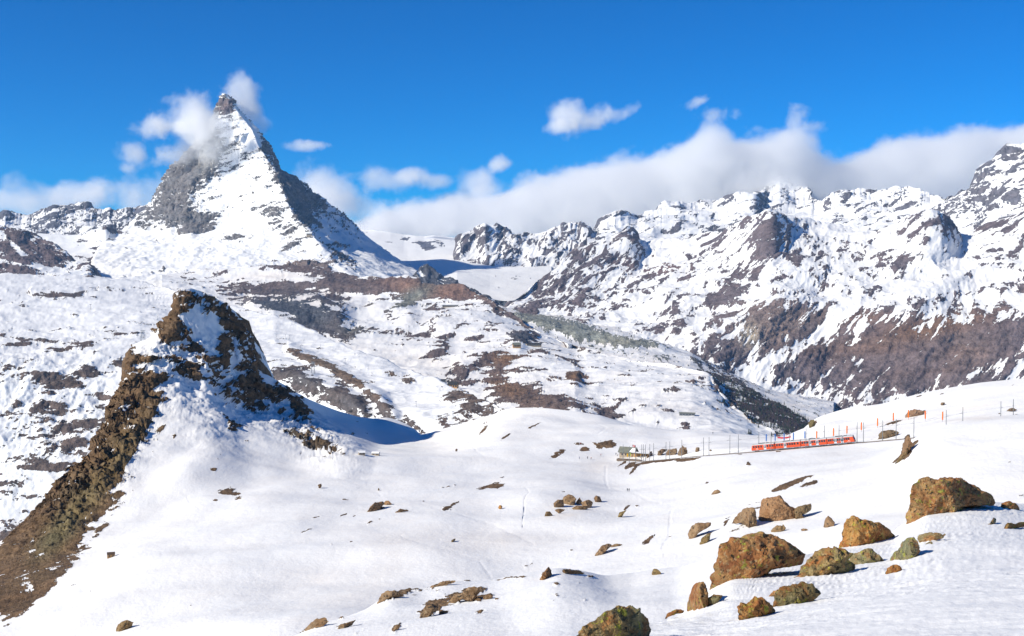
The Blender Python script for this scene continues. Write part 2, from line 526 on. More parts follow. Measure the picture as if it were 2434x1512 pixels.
sheet('mountain_pyramid', _pyr(), patch=True, step=2.25, smooth=1.5, smooth_u=1.0,
      ridge=((36, (300, 300, 600), 4, True, 1.7), (60, (110, 160, 800), 4, True, 6.4, _zoom('R1', ((1150, 700, 130, 260, 25, 1.2), (1000, 860, 130, 120, 0, .8))))), micro=((44, (130, 130, 260), 5, True, 5.), (9, (300, 300, 30), 3, True, 2.)), bias=.34, theta=10, mgain=.8, slope=(.52, .5), sink=(0, 0, 1),
      mask_noise=((190, 150, 30), .36, 7), rock=(.15, .14, .14), scl=6, 
      strokes=_zoom('R1', ((1150, 640, 150, 90, -50, -.55), (1260, 540, 60, 130, 15, -.7), (1080, 720, 150, 60, -60, -.55), (1060, 850, 90, 130, 20, -.6), (1130, 960, 120, 80, 20, -.5),
                           (1220, 1000, 130, 35, -15, -.5), (1270, 930, 110, 25, -15, -.45), (1370, 260, 50, 60, 20, -.6), (900, 940, 80, 60, -30, -.25), (840, 960, 40, 40, 0, -.45),
                           (1640, 900, 100, 60, 20, -.35), (1740, 1030, 70, 40, -30, -.5), (1420, 1060, 90, 25, -8, -.75), (1740, 1120, 70, 30, -35, -.6), (1440, 1140, 45, 12, 0, -.5),
                           (1610, 520, 30, 90, -15, -.6), (1740, 720, 40, 120, -20, -.6), (1800, 860, 40, 130, -20, -.5), (1860, 960, 60, 50, 20, -.3), (1950, 780, 170, 25, 38, -.25), (2100, 930, 80, 22, 40, -.45),
                           (1430, 1000, 100, 45, 0, .5), (1250, 1150, 330, 60, 0, .45), (1000, 1060, 200, 30, 0, .4), (2000, 900, 90, 60, 40, .3), (2000, 1130, 140, 30, 35, -.3), (2080, 1110, 100, 12, 15, -.5), (1780, 790, 60, 150, -28, -.45), (1880, 860, 130, 60, 38, -.3), (1700, 690, 60, 60, 0, -.3), (1900, 820, 200, 50, 38, -.3), (2010, 930, 180, 40, 38, -.28), (1960, 1000, 120, 30, 20, -.2),
                           (1750, 1240, 250, 35, -4, -.75), (1300, 1270, 350, 22, 3, -.35), (1600, 1330, 330, 30, 0, .4), (1350, 1360, 260, 35, 4, -.55), (1700, 1370, 200, 40, -6, -.55), (2100, 1200, 120, 40, 40, -.25), (1950, 1210, 60, 60, 0, -.3))),
      rocks=((_zoom('R1', ((1250, 560, 60, 120, 10, .6),)), (.24, .235, .2)), (_zoom('R1', ((1080, 760, 160, 260, 20, .8),)), (.19, .175, .17)), (_zoom('R1', ((1750, 1240, 350, 80, 0, .8), (1600, 1370, 600, 60, 0, .8))), (.2, .145, .125)), (_zoom('R1', ((1370, 260, 60, 60, 0, .8),)), (.2, .145, .14))))

# ---- snow apron at the left foot of the pyramid
sheet('snow_apron', [T('R1', (-200, 1420, 8100), (1500, 1420, 8300)), T('R1', (-200, 1280, 8900), (1500, 1280, 9300)), T('R1', (-200, 1130, 9800), (1500, 1130, 10200)),
                     T('R1', (-200, 1000, 10400), (200, 1040, 10300), (280, 1045, 10300), (400, 1050, 10300), (520, 1040, 10300), (600, 1005, 10200), (640, 998, 10200), (700, 1020, 10300), (780, 1015, 10300), (850, 1012, 10300), (880, 1018, 10300), (1000, 1030, 10200), (1500, 1040, 10200))],
      xr=(-70, 480), back=(800, 300), smooth=8, ridge=((30, 700, 3, True, 3.3),), micro=((18, 110, 4, True, 5.),), bias=.3, slope=(.85, .6), sink=(0, 700, 110), mask_noise=((200, 200, 60), .34, 7), mgain=.78,
      strokes=_zoom('R1', ((680, 1012, 50, 12, 20, -.6), (620, 1150, 70, 22, 20, -.55), (700, 1190, 60, 22, 30, -.5), (860, 1140, 28, 24, 30, -.55), (860, 1200, 50, 16, 35, -.5), (600, 1220, 50, 22, 20, -.5), (680, 1270, 100, 30, 15, -.55),
                           (820, 1260, 90, 22, 15, -.5), (500, 1270, 110, 35, 10, -.5), (440, 1240, 60, 25, 20, -.4), (800, 1300, 100, 20, 10, -.5), (960, 1080, 60, 14, 0, -.45), (1000, 1010, 100, 14, 5, -.4), (500, 1080, 60, 10, 0, -.3))),
      rock=(.14, .115, .12), scl=7)

# ---- dark banded mountain at the left edge
sheet('mountain_left', [T('R1', (-200, 1420, 7500), (700, 1420, 7500)), T('R1', (-200, 1290, 8000), (200, 1290, 8000), (500, 1300, 7950), (700, 1330, 7900)),
                        T('R1', (-200, 940, 9000), (0, 980, 8900), (50, 985, 8900), (110, 1010, 8800), (200, 1045, 8800), (290, 1090, 8700), (350, 1130, 8600), (400, 1165, 8500), (450, 1195, 8400), (520, 1225, 8300), (570, 1260, 8200), (620, 1300, 8000), (700, 1345, 7900))],
      xr=(-70, 262), back=(500, 300), smooth=3, ridge=((40, 420, 3, True, 5.3),), micro=((20, 110, 4, True, 5.), (10, (300, 300, 40), 3, True, 2.)), bias=.05, slope=(.78, .6), sink=(0, 300, 50), theta=-20, mask_noise=((200, 200, 36), .42, 7),
      strokes=_zoom('R1', ((120, 1080, 120, 40, 25, -.45), (250, 1140, 110, 30, 30, -.4), (300, 1200, 140, 40, 8, -.4), (90, 1200, 120, 60, 45, -.3), (60, 1260, 110, 30, 5, -.4), (40, 1060, 30, 60, 0, -.3), (90, 1110, 110, 14, 40, .6), (300, 1250, 200, 14, 8, .4))),
      jag=(4, 40, 1.5), rock=(.14, .105, .105), scl=6)

# ---- small dark spur on the glacier
sheet('rocky_spur', [T('R2', (780, 900, 8900), (1000, 960, 8900), (1400, 1060, 8700)), T('R2', (780, 850, 9000), (820, 830, 9000), (870, 800, 9100), (900, 775, 9150), (920, 765, 9150), (940, 785, 9150), (980, 815, 9100), (1020, 838, 9100), (1060, 850, 9050), (1110, 880, 9000), (1200, 915, 8950), (1300, 970, 8900), (1400, 1030, 8900))],
      xr=(960, 1200), back=(300, 260), smooth=2, ridge=((22, 160, 4, True, 5.3),), micro=((16, 60, 4, True, 5.),), bias=-.12, slope=(.7, .6), sink=(60, 60, 30), theta=-30, mask_noise=((160, 100, 50), .42, 6), rock=(.1, .1, .115), scl=8)
# ---- broad massif on the right
sheet('mountain_massif_right', [
    T('S2', (-80, 1230, 8000), (200, 1290, 7600), (600, 1360, 6900), (850, 1460, 6400), (1000, 1520, 6300), (1200, 1610, 6200), (1500, 1680, 6200), (2560, 1700, 6000)),
    T('S2', (-80, 1170, 8250), (200, 1190, 8000), (600, 1260, 7300), (850, 1360, 6800), (1000, 1420, 6600), (1200, 1510, 6500), (1500, 1570, 6500), (2000, 1600, 6350), (2560, 1600, 6250)),
    T('S2', (-80, 1160, 8300), (0, 1130, 8450), (150, 1120, 8500), (300, 1120, 8500), (600, 1150, 8000), (850, 1230, 7300), (1000, 1200, 7300), (1250, 1090, 7500), (1500, 1110, 7400), (1900, 1130, 7100), (2200, 1160, 6950), (2560, 1120, 6800)),
    T('S2', (-80, 1140, 8400), (0, 1090, 8700), (300, 1000, 9100), (600, 960, 9300), (900, 1000, 8600), (1200, 950, 8300), (1500, 950, 8300), (1900, 950, 7900), (2200, 900, 8100), (2560, 850, 7800)),
    T('S2', (-80, 1130, 8500), (0, 1060, 8800), (40, 1030, 8900), (80, 1010, 9000), (120, 980, 9200), (180, 940, 9400), (240, 890, 9600), (300, 845, 9800), (340, 830, 9900), (400, 810, 10000), (440, 780, 10200), (490, 755, 10300), (540, 720, 10400), (580, 715, 10500), (610, 780, 10500), (650, 795, 10500), (750, 790, 10500), (850, 780, 10400), (920, 760, 10200), (990, 740, 9900), (1060, 720, 9700), (1110, 700, 9500), (1170, 680, 9300), (1200, 655, 9200), (1225, 650, 9200), (1260, 680, 9300), (1300, 690, 9500), (1400, 690, 9700), (1500, 705, 9700), (1600, 725, 9600), (1700, 735, 9400), (1780, 715, 9200), (1850, 700, 9100), (1920, 680, 8950), (1970, 665, 8900), (2020, 660, 8900), (2060, 690, 9000), (2100, 720, 9200), (2130, 760, 9300), (2200, 740, 9300), (2300, 700, 9100), (2434, 650, 8900), (2560, 600, 8800))],
    step=2.05, xr=(1178, 2500), sink=(300, 0, 30), back=(900, 350), smooth=6, smooth_u=1,
    bumps=((T('S2', (1190, 740), (1130, 800), (1000, 880), (850, 980), (700, 1100), (560, 1210)), 90, 80), (T('S2', (1240, 740), (1290, 820), (1350, 900), (1250, 1050)), 80, 70),
           (T('S2', (1960, 740), (1800, 790), (1600, 850), (1400, 980), (1250, 1080), (1050, 1200), (860, 1320)), 90, 80), (T('S2', (270, 910), (200, 980), (120, 1110)), 70, 60), (T('S2', (530, 790), (480, 850), (380, 960), (300, 1100)), 70, 60),
           (T('S2', (1970, 740), (1950, 850), (1880, 960)), 80, 50), (T('S2', (2434, 700), (2300, 860), (2100, 1000), (1800, 1150)), 55, 60)),
    jag=(5, 60, 5.), ridge=((45, 700, 2, True, 7.7), (26, (700, 500, 130), 4, True, 2.9)), micro=((17, (260, 200, 70), 5, True, 5.), (3, 40, 3, True, 6.)), bias=.20, mgain=.74, slope=(.78, .7), theta=40,
    mask_noise=((400, 220, 46), .46, 7), rock=(.14, .112, .118), scl=5, dust=.06,
    strokes=_zoom('S2', ((1500, 1350, 420, 120, -12, -.48), (2000, 1400, 500, 180, -5, -.54), (2300, 1250, 180, 90, 0, -.45), (1300, 1180, 160, 90, -10, -.55), (1000, 1300, 160, 60, -15, -.55), (1700, 1260, 200, 40, -10, -.3),
                         (100, 1080, 120, 80, -35, -.4), (280, 1030, 120, 120, 0, -.35), (480, 880, 110, 35, 10, -.45), (330, 880, 60, 40, -40, -.4), (560, 760, 100, 40, 20, -.4), (680, 800, 70, 16, 5, -.3),
                         (1200, 710, 70, 50, 0, -.4), (960, 800, 80, 40, -35, -.45), (1300, 850, 110, 40, 30, -.4), (1050, 1020, 120, 90, -30, -.42), (1000, 1090, 60, 60, 0, -.25), (700, 1180, 160, 50, -25, -.3), (560, 1000, 50, 30, 0, -.3), (740, 940, 50, 30, 0, -.3),
                         (1850, 890, 110, 50, -35, -.5), (1700, 800, 120, 50, -20, -.22), (2050, 700, 90, 40, 25, -.4), (2270, 680, 110, 50, 20, -.4), (2200, 620, 90, 60, -50, -.3), (2280, 850, 50, 20, -10, -.45), (2400, 830, 60, 20, -30, -.4), (1680, 1040, 80, 30, -25, -.3), (2100, 1040, 300, 30, -12, -.12),
                         (2050, 850, 180, 70, -15, .5), (2000, 1000, 500, 50, -8, .25), (1600, 760, 150, 30, 5, .5), (750, 810, 160, 30, 0, .5), (1150, 1420, 160, 40, -40, .75), (1500, 1190, 240, 30, -35, .35), (720, 1260, 240, 40, 10, .3), (200, 1180, 40, 40, 0, .3),
                         (1250, 1500, 140, 16, 10, .5), (1450, 1250, 130, 25, -40, .45), (1640, 1210, 60, 22, -20, .25), (2270, 1230, 100, 25, 25, .4), (1500, 1420, 60, 12, -45, .5), (1650, 1370, 50, 10, -40, .4), (2250, 1400, 30, 60, 10, .25))),
    rocks=((_zoom('S2', ((1250, 1180, 220, 110, -10, .75),)), (.26, .195, .165)), (_zoom('S2', ((2000, 1200, 320, 60, -15, .9), (1650, 1150, 150, 40, 0, .5), (1500, 1300, 250, 60, 0, .3))), (.20, .115, .07)), (_zoom('S2', ((1130, 1240, 40, 50, 0, .9),)), (.42, .36, .27)),
           (_zoom('S2', ((1980, 900, 70, 45, -40, 1),)), (.24, .23, .19)), (_zoom('S2', ((2150, 1330, 140, 90, 0, .6),)), (.23, .155, .12)), (_zoom('S2', ((700, 910, 160, 40, 0, .5),)), (.22, .12, .1)), (_zoom('S2', ((2000, 1450, 600, 100, 0, .5),)), (.16, .12, .115))))

# ---- valley floor with its moraine
sheet('valley', [T('S2', (-100, 1300, 5800), (300, 1420, 5400), (700, 1500, 5000), (1000, 1560, 4800), (1200, 1620, 4600), (1600, 1700, 4500)),
                 T('S2', (-100, 1180, 6900), (60, 1178, 6900), (200, 1235, 6700), (300, 1262, 6600), (400, 1288, 6550), (600, 1290, 6500), (850, 1345, 6300), (1000, 1415, 6200), (1200, 1505, 6100), (1600, 1590, 6000)),
                 T('S2', (-100, 1130, 7050), (20, 1135, 7000), (100, 1150, 6950), (240, 1188, 6850), (300, 1183, 6800), (420, 1218, 6700), (500, 1243, 6650), (600, 1256, 6600), (700, 1268, 6580), (850, 1340, 6500), (1000, 1412, 6400), (1200, 1500, 6300), (1600, 1580, 6200)),
                 T('S2', (-100, 1150, 7400), (240, 1200, 7200), (600, 1262, 6900), (850, 1330, 6700), (1200, 1500, 6500), (1600, 1580, 6400)),
                 T('S2', (-100, 1090, 8700), (100, 1140, 8300), (300, 1150, 8200), (600, 1210, 7800), (850, 1310, 7100), (1000, 1390, 6900), (1200, 1480, 6800), (1600, 1560, 6700))],
      xr=(1168, 1980), smooth=2, ridge=((18, 400, 3, True, 8.8), (6, (60, 300, 300), 3, True, 3.)), micro=((8, 60, 3, True, 2.),), bias=.28, slope=(.86, .6), theta=65, mask_noise=((160, 160, 26), .4, 6), dust=.35, rough_snow=.2,
      strokes=_zoom('S2', ((130, 1165, 110, 26, 18, -.9), (330, 1215, 110, 32, 20, -.9), (500, 1262, 120, 22, 8, -.7), (650, 1275, 80, 20, 5, -.4), (400, 1320, 200, 20, 10, -.12), (700, 1340, 120, 20, 10, -.25), (950, 1400, 80, 30, 30, -.3), (1100, 1480, 80, 20, 30, -.4))),
      rock=(.255, .26, .225), scl=6, rocks=((_zoom('S2', ((1000, 1420, 220, 90, 25, 1),)), (.12, .1, .1)),))

# ---- ridge with the brown cliff band and the long slopes below it
sheet('mountain_slope_center', [
    T('R2', (-700, 1600, 4400), (440, 1800, 3800), (1814, 1900, 2900)) + T('D', (1800, 1200, 2200), (2050, 1200, 2100)),
    T('R2', (-700, 1300, 5400), (0, 1400, 5000), (440, 1450, 4900), (1000, 1500, 4600), (1300, 1520, 4500), (1814, 1600, 3900)) + T('D', (1425, 1010, 3500), (1800, 1060, 2900), (2050, 1120, 2600)),
    T('R2', (-700, 1100, 6300), (0, 1250, 5700), (440, 1290, 5600), (700, 1320, 5500), (1000, 1330, 5400), (1300, 1290, 5500), (1560, 1350, 5100), (1814, 1420, 4700)) + T('R3', (200, 1400, 4600), (560, 1480, 4100), (780, 1540, 3850)) + T('D', (1690, 985, 3650), (1800, 1050, 3250), (2060, 1130, 2900)),
    T('R2', (-700, 1000, 7000), (0, 1060, 6600), (440, 1150, 6300), (700, 1120, 6500), (1000, 1120, 6500), (1300, 1140, 6300), (1560, 1220, 5900), (1814, 1310, 5500)) + T('R3', (200, 1290, 5200), (560, 1370, 4700), (780, 1420, 4400)) + T('D', (1690, 945, 4100), (1720, 975, 3850), (1790, 1020, 3550), (1850, 1050, 3400), (2060, 1105, 3000)),
    T('R2', (-700, 850, 8000), (0, 965, 7700), (300, 945, 7650), (440, 960, 7600), (700, 1000, 7400), (900, 990, 7350), (1190, 990, 7250), (1280, 1020, 7050), (1400, 1075, 6850), (1590, 1190, 6300), (1814, 1275, 5950)) + T('R3', (200, 1245, 5550), (560, 1315, 5050), (780, 1362, 4780)) + T('D', (1683, 897, 4620), (1695, 915, 4520), (1710, 938, 4330), (1727, 962, 4150), (1758, 983, 3930), (1784, 1001, 3790), (1806, 1016, 3680), (1847, 1038, 3520), (2060, 1095, 3150)),
    T('R2', (-700, 840, 8300), (0, 900, 7850), (200, 880, 7800), (440, 880, 7750), (700, 940, 7550), (890, 930, 7450), (1190, 945, 7350), (1280, 985, 7150), (1400, 1062, 6900), (1590, 1172, 6400), (1814, 1262, 6000)) + T('R3', (200, 1232, 5600), (560, 1302, 5100), (780, 1350, 4820)) + T('D', (1683, 891, 4680), (1695, 907, 4560), (1710, 932, 4360), (1727, 957, 4180), (1758, 978, 3970), (1784, 997, 3820), (1806, 1012, 3710), (1847, 1035, 3550), (2060, 1092, 3180)),
    T('R2', (-700, 830, 8500), (0, 780, 8400), (300, 790, 8300), (440, 830, 8150), (500, 840, 8000), (600, 832, 7900), (650, 850, 7850), (720, 850, 7800), (800, 848, 7750), (860, 848, 7700), (890, 880, 7650), (930, 895, 7600), (1000, 890, 7550), (1090, 890, 7500), (1140, 888, 7450), (1190, 930, 7400), (1250, 960, 7200), (1330, 1010, 7050), (1400, 1060, 6910), (1470, 1090, 6750), (1540, 1140, 6550), (1590, 1170, 6410), (1650, 1198, 6300), (1750, 1238, 6100), (1814, 1260, 6010)) +
    T('R3', (100, 1200, 5800), (200, 1230, 5610), (300, 1268, 5400), (420, 1288, 5250), (560, 1300, 5110), (700, 1320, 4950), (760, 1340, 4850), (870, 1370, 4710)) + T('D', (1695, 905, 4580), (1710, 930, 4380), (1727, 955, 4200), (1758, 976, 3990), (1784, 995, 3840), (1806, 1010, 3730), (1825, 1020, 3650), (1847, 1033, 3570), (2060, 1090, 3200))],
    step=2.25, xr=(385, 2000), back=(500, 420), smooth=3, smooth_u=1,
    bumps=((T('R2', (-100, 1010), (100, 1010), (250, 1020), (400, 1090)), 42, 130, True), (T('R2', (640, 1020), (800, 1080)), 40, 60, True), (T('R2', (1000, 1160), (1300, 1160), (1500, 1220)), 35, 60, True), (T('R2', (1150, 1380), (1300, 1290), (1450, 1270)), 40, 70, True), (T('D', (1180, 950), (1300, 960), (1400, 985)), 40, 50, True)),
    ridge=((30, 420, 3, False, 3.1), (9, 140, 3, True, 4.4)), micro=((11, (110, 110, 80), 5, True, 5.), (7, (50, 200, 200), 3, True, 2.)), bias=.30, slope=(.88, .6), mask_noise=((130, 140, 36), .40, 7), mgain=.76, dust=.16,
    strokes=_zoom('S3', ((500, 110, 300, 40, 6, -.5), (300, 250, 280, 50, 0, -.75), (420, 120, 110, 40, 0, -.2), (820, 220, 210, 50, 8, -.9), (1150, 225, 150, 50, 5, -.95), (1460, 270, 190, 45, 5, -.95), (1720, 340, 100, 28, 38, -.8), (1880, 440, 140, 20, 36, -.7), (1220, 310, 120, 30, -30, -.7), (700, 330, 120, 50, 30, -.35), (960, 340, 60, 25, -40, -.3),
                         (330, 360, 200, 30, 8, -.6), (560, 430, 190, 75, 15, -.85), (680, 500, 90, 40, 0, -.5), (820, 540, 50, 90, 35, -.3), (1050, 420, 50, 30, 40, -.5), (1320, 380, 60, 25, -10, -.4), (1450, 420, 90, 18, 5, -.4), (1700, 400, 60, 25, 20, -.35), (1280, 540, 110, 28, 10, -.35), (1480, 540, 80, 40, -30, -.35), (1660, 570, 80, 35, 0, -.45), (1920, 565, 75, 30, 10, -1.), (1780, 530, 80, 20, 10, -.4), (1380, 660, 80, 50, -20, -.5), (1150, 570, 120, 40, 0, -.2),
                         (1100, 655, 20, 10, 0, -.4), (1650, 740, 220, 28, -25, -.55), (1800, 720, 90, 70, -20, -.85), (1500, 790, 80, 16, -5, -.6), (1560, 810, 100, 18, -45, -.35), (2020, 660, 120, 20, 10, -.35), (2200, 700, 120, 16, 20, -.3), (2030, 790, 150, 16, 0, -.3), (2270, 820, 60, 28, 12, -1.), (1870, 920, 110, 50, 30, -.85), (2100, 990, 260, 52, 6, -.95), (1750, 870, 110, 50, 30, -.4), (1960, 900, 80, 20, 10, -.3), (2300, 870, 150, 20, 10, -.2),
                         (100, 90, 300, 30, 0, .2), (600, 600, 30, 30, 0, .2), (1150, 730, 160, 60, 30, .45), (1150, 140, 60, 30, 0, .3), (300, 180, 300, 25, 0, .3), (1000, 390, 90, 60, 10, .25), (1800, 620, 200, 30, 5, .2), (2300, 950, 60, 40, 0, .3))) + _zoom('R6', ((700, 120, 300, 120, 20, .25), (1160, 40, 100, 40, 45, -.4), (450, 60, 120, 25, 20, -.3), (640, 190, 40, 30, 30, -.5), (50, 100, 60, 60, 40, -.7))),
    rock=(.14, .105, .098), scl=4, jag=(2, 30, 4.),
    rocks=((_zoom('S3', ((1450, 270, 230, 70, 0, .8), (1150, 220, 150, 50, 0, .7))), (.215, .125, .09)), (_zoom('S3', ((560, 430, 250, 120, 10, 1.), (1920, 565, 90, 40, 0, .9), (330, 360, 250, 40, 0, 1.))), (.09, .095, .11)), (_zoom('S3', ((1220, 310, 150, 50, -30, 1.), (850, 480, 100, 60, -35, .7), (1080, 360, 130, 30, 0, .6))), (.2, .195, .165)),
           (_zoom('S3', ((1830, 700, 110, 70, 0, 1.), (2270, 820, 80, 40, 0, 1.), (1870, 920, 160, 60, 20, .9))), (.20, .115, .065)), (_zoom('S3', ((2100, 990, 260, 60, 0, .8),)), (.17, .12, .1))),
    dusts=_zoom('S3', ((400, 320, 300, 50, 5, .35), (300, 170, 250, 30, 0, .3), (700, 280, 100, 40, 0, .3), (1300, 730, 250, 80, 10, .2))))

# ---- high plateau on the left, breaking off in a ribbed wall
sheet('plateau', [
    T('D', (-120, 1340, 3500), (100, 1330, 3500), (250, 1260, 3550), (400, 1150, 3450), (650, 1120, 3150), (968, 1160, 2600), (1300, 1240, 2000)),
    T('D', (-120, 1250, 3700), (100, 1240, 3700), (250, 1180, 3720), (400, 1080, 3650), (650, 1060, 3350), (968, 1110, 2750), (1300, 1180, 2100)),
    T('D', (-120, 1000, 4000), (100, 1000, 4000), (250, 980, 4050), (330, 960, 4000), (560, 950, 3850), (650, 960, 3700), (800, 1000, 3400), (968, 1040, 3000), (1130, 1080, 2600), (1300, 1140, 2250)),
    T('D', (-120, 850, 4250), (100, 855, 4250), (250, 840, 4350), (330, 830, 4450), (560, 850, 4300), (650, 870, 4100), (748, 900, 3800), (850, 950, 3400), (968, 980, 3200), (1130, 1020, 2800), (1300, 1090, 2350)),
    T('D', (-120, 780, 5000), (100, 785, 5000), (250, 780, 5000), (330, 770, 5100), (560, 810, 4750), (653, 830, 4500), (748, 865, 4200), (850, 910, 3800), (968, 950, 3450), (1130, 1000, 2900), (1300, 1060, 2420)),
    T('D', (-120, 700, 6200), (200, 710, 6000), (330, 720, 5900), (420, 740, 5700), (560, 780, 5100), (653, 800, 4800), (748, 840, 4500), (850, 890, 4000), (968, 930, 3600), (1130, 985, 3000), (1300, 1040, 2500)),
    T('D', (-120, 640, 8300), (200, 655, 8100), (330, 668, 7900), (420, 692, 6600), (500, 712, 6200), (560, 728, 5900), (653, 751, 5400), (748, 786, 5000), (803, 816, 4700), (850, 833, 4500), (905, 853, 4300), (968, 877, 4100), (1007, 892, 3900), (1060, 915, 3600), (1130, 945, 3300), (1190, 968, 3000), (1300, 1015, 2600))],
    step=2.3, xr=(-100, 1270), back=(300, 260), smooth=6, smooth_u=1.5,
    bumps=((T('S3', (430, 650), (560, 720), (760, 800), (1000, 960), (1100, 1080)), 22, 45, True), (T('S3', (320, 800), (480, 820), (700, 920), (900, 1050)), 26, 50, True), (T('D', (80, 698), (150, 700), (190, 696)), 12, 45, True), (T('D', (240, 688), (290, 690)), 9, 30, True)),
    ridge=((20, 380, 3, False, 6.6), (8, 130, 3, True, 1.3), (16, (75, 75, 500), 4, True, 2.7, _zoom('R5', ((250, 800, 420, 420, 0, 1.2),)))), micro=((9, (90, 90, 50), 5, True, 5.), (6, (400, 200, 34), 3, True, 2.)), bias=.36, slope=(.9, .5), mask_noise=((110, 100, 26), .40, 7), mgain=.76, rock=(.13, .098, .085), scl=3,
    strokes=_zoom('R5', ((280, 110, 120, 22, 3, -.6), (420, 105, 90, 16, -8, -.6), (610, 80, 70, 14, 0, -.5), (120, 165, 60, 12, 5, -.5), (400, 215, 40, 14, 20, -.5), (80, 350, 110, 18, 8, -.45), (440, 365, 60, 22, 10, -.5), (640, 310, 70, 25, 5, -.35), (280, 375, 100, 16, 5, -.3), (380, 410, 120, 14, 5, -.35),
                         (280, 580, 90, 50, 0, -.45), (100, 520, 90, 50, 0, -.3), (480, 540, 120, 50, 0, -.3), (560, 700, 60, 60, 20, -.4), (440, 830, 140, 34, 0, -.75), (230, 740, 90, 40, 0, -.3), (80, 760, 70, 60, 0, -.25), (300, 1010, 120, 40, 0, -.3), (60, 1170, 70, 30, 0, -.45), (380, 910, 80, 25, 0, -.3), (250, 1060, 120, 20, 0, -.35), (60, 1420, 90, 60, 0, -.5), (650, 470, 60, 40, 0, -.3),
                         (150, 650, 20, 150, 5, .35), (20, 860, 60, 200, 0, .15), (350, 200, 250, 50, 5, .3), (300, 60, 300, 20, 0, .35), (600, 200, 100, 60, 0, .3), (300, 1200, 200, 60, 0, .15))) +
    _zoom('S3', ((500, 690, 110, 22, 25, -.65), (640, 740, 100, 20, 22, -.65), (760, 810, 90, 22, 30, -.65), (900, 900, 120, 26, 40, -.55), (1040, 1020, 100, 26, 45, -.55), (420, 810, 110, 42, 5, -.8), (600, 900, 160, 55, 20, -.75), (760, 900, 60, 70, 20, -.5), (860, 1020, 150, 45, 20, -.75), (1200, 1080, 100, 50, 30, -.4), (1150, 820, 100, 20, 8, -.45), (1060, 790, 60, 10, 5, -.4), (1600, 950, 120, 28, 20, -.65), (1640, 1030, 130, 40, 25, -.6), (1550, 1120, 100, 30, 10, -.4), (1420, 1130, 40, 30, 0, -.4), (1250, 1160, 90, 30, 30, -.4), (330, 730, 100, 20, 5, -.3), (1200, 880, 60, 20, 50, -.3), (1480, 980, 30, 30, 0, -.3), (1600, 900, 150, 12, 15, -.3),
                  (500, 500, 250, 60, 15, .35), (900, 680, 200, 40, 20, .35), (1250, 980, 100, 100, 30, .3), (300, 470, 120, 40, 0, .3))),
    rocks=((_zoom('S3', ((600, 720, 220, 40, 20, .9), (900, 880, 200, 30, 30, .8), (1150, 820, 160, 30, 0, .8), (1640, 930, 180, 40, 20, .6))), (.19, .13, .085)), (_zoom('S3', ((500, 840, 220, 60, 10, .9), (850, 1010, 200, 60, 20, .7))), (.09, .085, .09))))

# ---- shaded side of the gorge, under the wood
def WOOD(px, py):
    return max(0.0, min(1.0, .35 + (px - 1690) / 90.0))


sheet('gorge_slope', [T('D', (1640, 930, 4900), (1690, 935, 4650), (1710, 975, 4250), (1758, 1012, 3950), (1806, 1040, 3700), (1847, 1060, 3540), (2000, 1110, 3350)),
                      T('D', (1640, 885, 5000), (1683, 895, 4800), (1695, 908, 4660), (1710, 934, 4460), (1727, 959, 4280), (1758, 980, 4070), (1784, 999, 3920), (1806, 1014, 3810), (1847, 1037, 3650), (2000, 1090, 3450)),
                      T('D', (1640, 874, 5500), (1683, 886, 5350), (1732, 902, 5200), (1769, 919, 5050), (1790, 930, 4950), (1828, 951, 4780), (1869, 970, 4600), (1904, 990, 4450), (1925, 1006, 4350), (2000, 1045, 4200))],
      xr=(1655, 1985), back=(200, 200), smooth=3, ridge=((14, 160, 3, True, 3.4),), micro=((6, 40, 3, True, 2.),), bias=-.12, slope=(.8, .5), mask_noise=((90, 90, 30), .44, 6), rock=(.075, .058, .058), scl=4,
      strokes=_zoom('R6', ((1400, 140, 200, 60, 25, -.3),)))
# ---- near ground: the rocky horn, the basin, the hills carrying the railway
SKY_N = T('D', (-120, 1375, 600), (-40, 1335, 600), (8, 1293, 600), (43, 1258, 630), (78, 1219, 655), (112, 1180, 680), (143, 1137, 700), (164, 1107, 715), (190, 1103, 730), (212, 1081, 750), (225, 1042, 765), (242, 1008, 785), (259, 964, 800), (277, 934, 820), (294, 908, 840), (298, 869, 850), (302, 843, 855), (315, 826, 860), (328, 818, 865), (359, 813, 875), (374, 802, 880), (377, 787, 885), (389, 770, 895), (402, 753, 892), (415, 731, 900), (423, 705, 906), (436, 694, 912), (454, 690, 916), (475, 694, 922), (501, 705, 932), (519, 718, 940), (540, 727, 950), (557, 740, 956), (566, 757, 960), (579, 779, 965), (592, 800, 970), (603, 818, 972), (607, 839, 970), (616, 852, 966), (617, 878, 965), (622, 885, 960), (643, 895, 962), (674, 914, 970), (706, 933, 985), (737, 949, 1005), (775, 965, 1030), (805, 976, 1050), (849, 989, 1075), (886, 994, 1090), (919, 992, 1095), (941, 997, 1095), (966, 1008, 1085), (988, 1022, 1070), (999, 1034, 1060), (1025, 1030, 1045), (1054, 1020, 1030), (1091, 1011, 1015), (1117, 1000, 1005), (1149, 993, 995), (1175, 985, 985), (1193, 975, 975), (1230, 970, 950), (1267, 969, 950), (1303, 971, 945), (1340, 975, 940), (1376, 979, 935), (1425, 987, 930), (1460, 998, 928), (1508, 1013, 925), (1552, 1018, 920), (1594, 1023, 915), (1628, 1026, 910), (1667, 1028, 905), (1711, 1030, 900), (1759, 1033, 890), (1800, 1038, 880), (1822, 1041, 875), (1850, 1044, 865), (1868, 1042, 860), (1887, 1033, 850), (1899, 1027, 840), (1913, 1020, 830), (1925, 1011, 825), (1934, 1003, 820), (1948, 990, 815), (1985, 978, 805), (2019, 968, 795), (2053, 965, 785), (2096, 960, 780), (2138, 949, 770), (2172, 940, 765), (2206, 932, 760), (2232, 927, 755), (2330, 910, 730), (2400, 902, 720), (2440, 898, 710), (2560, 888, 700))
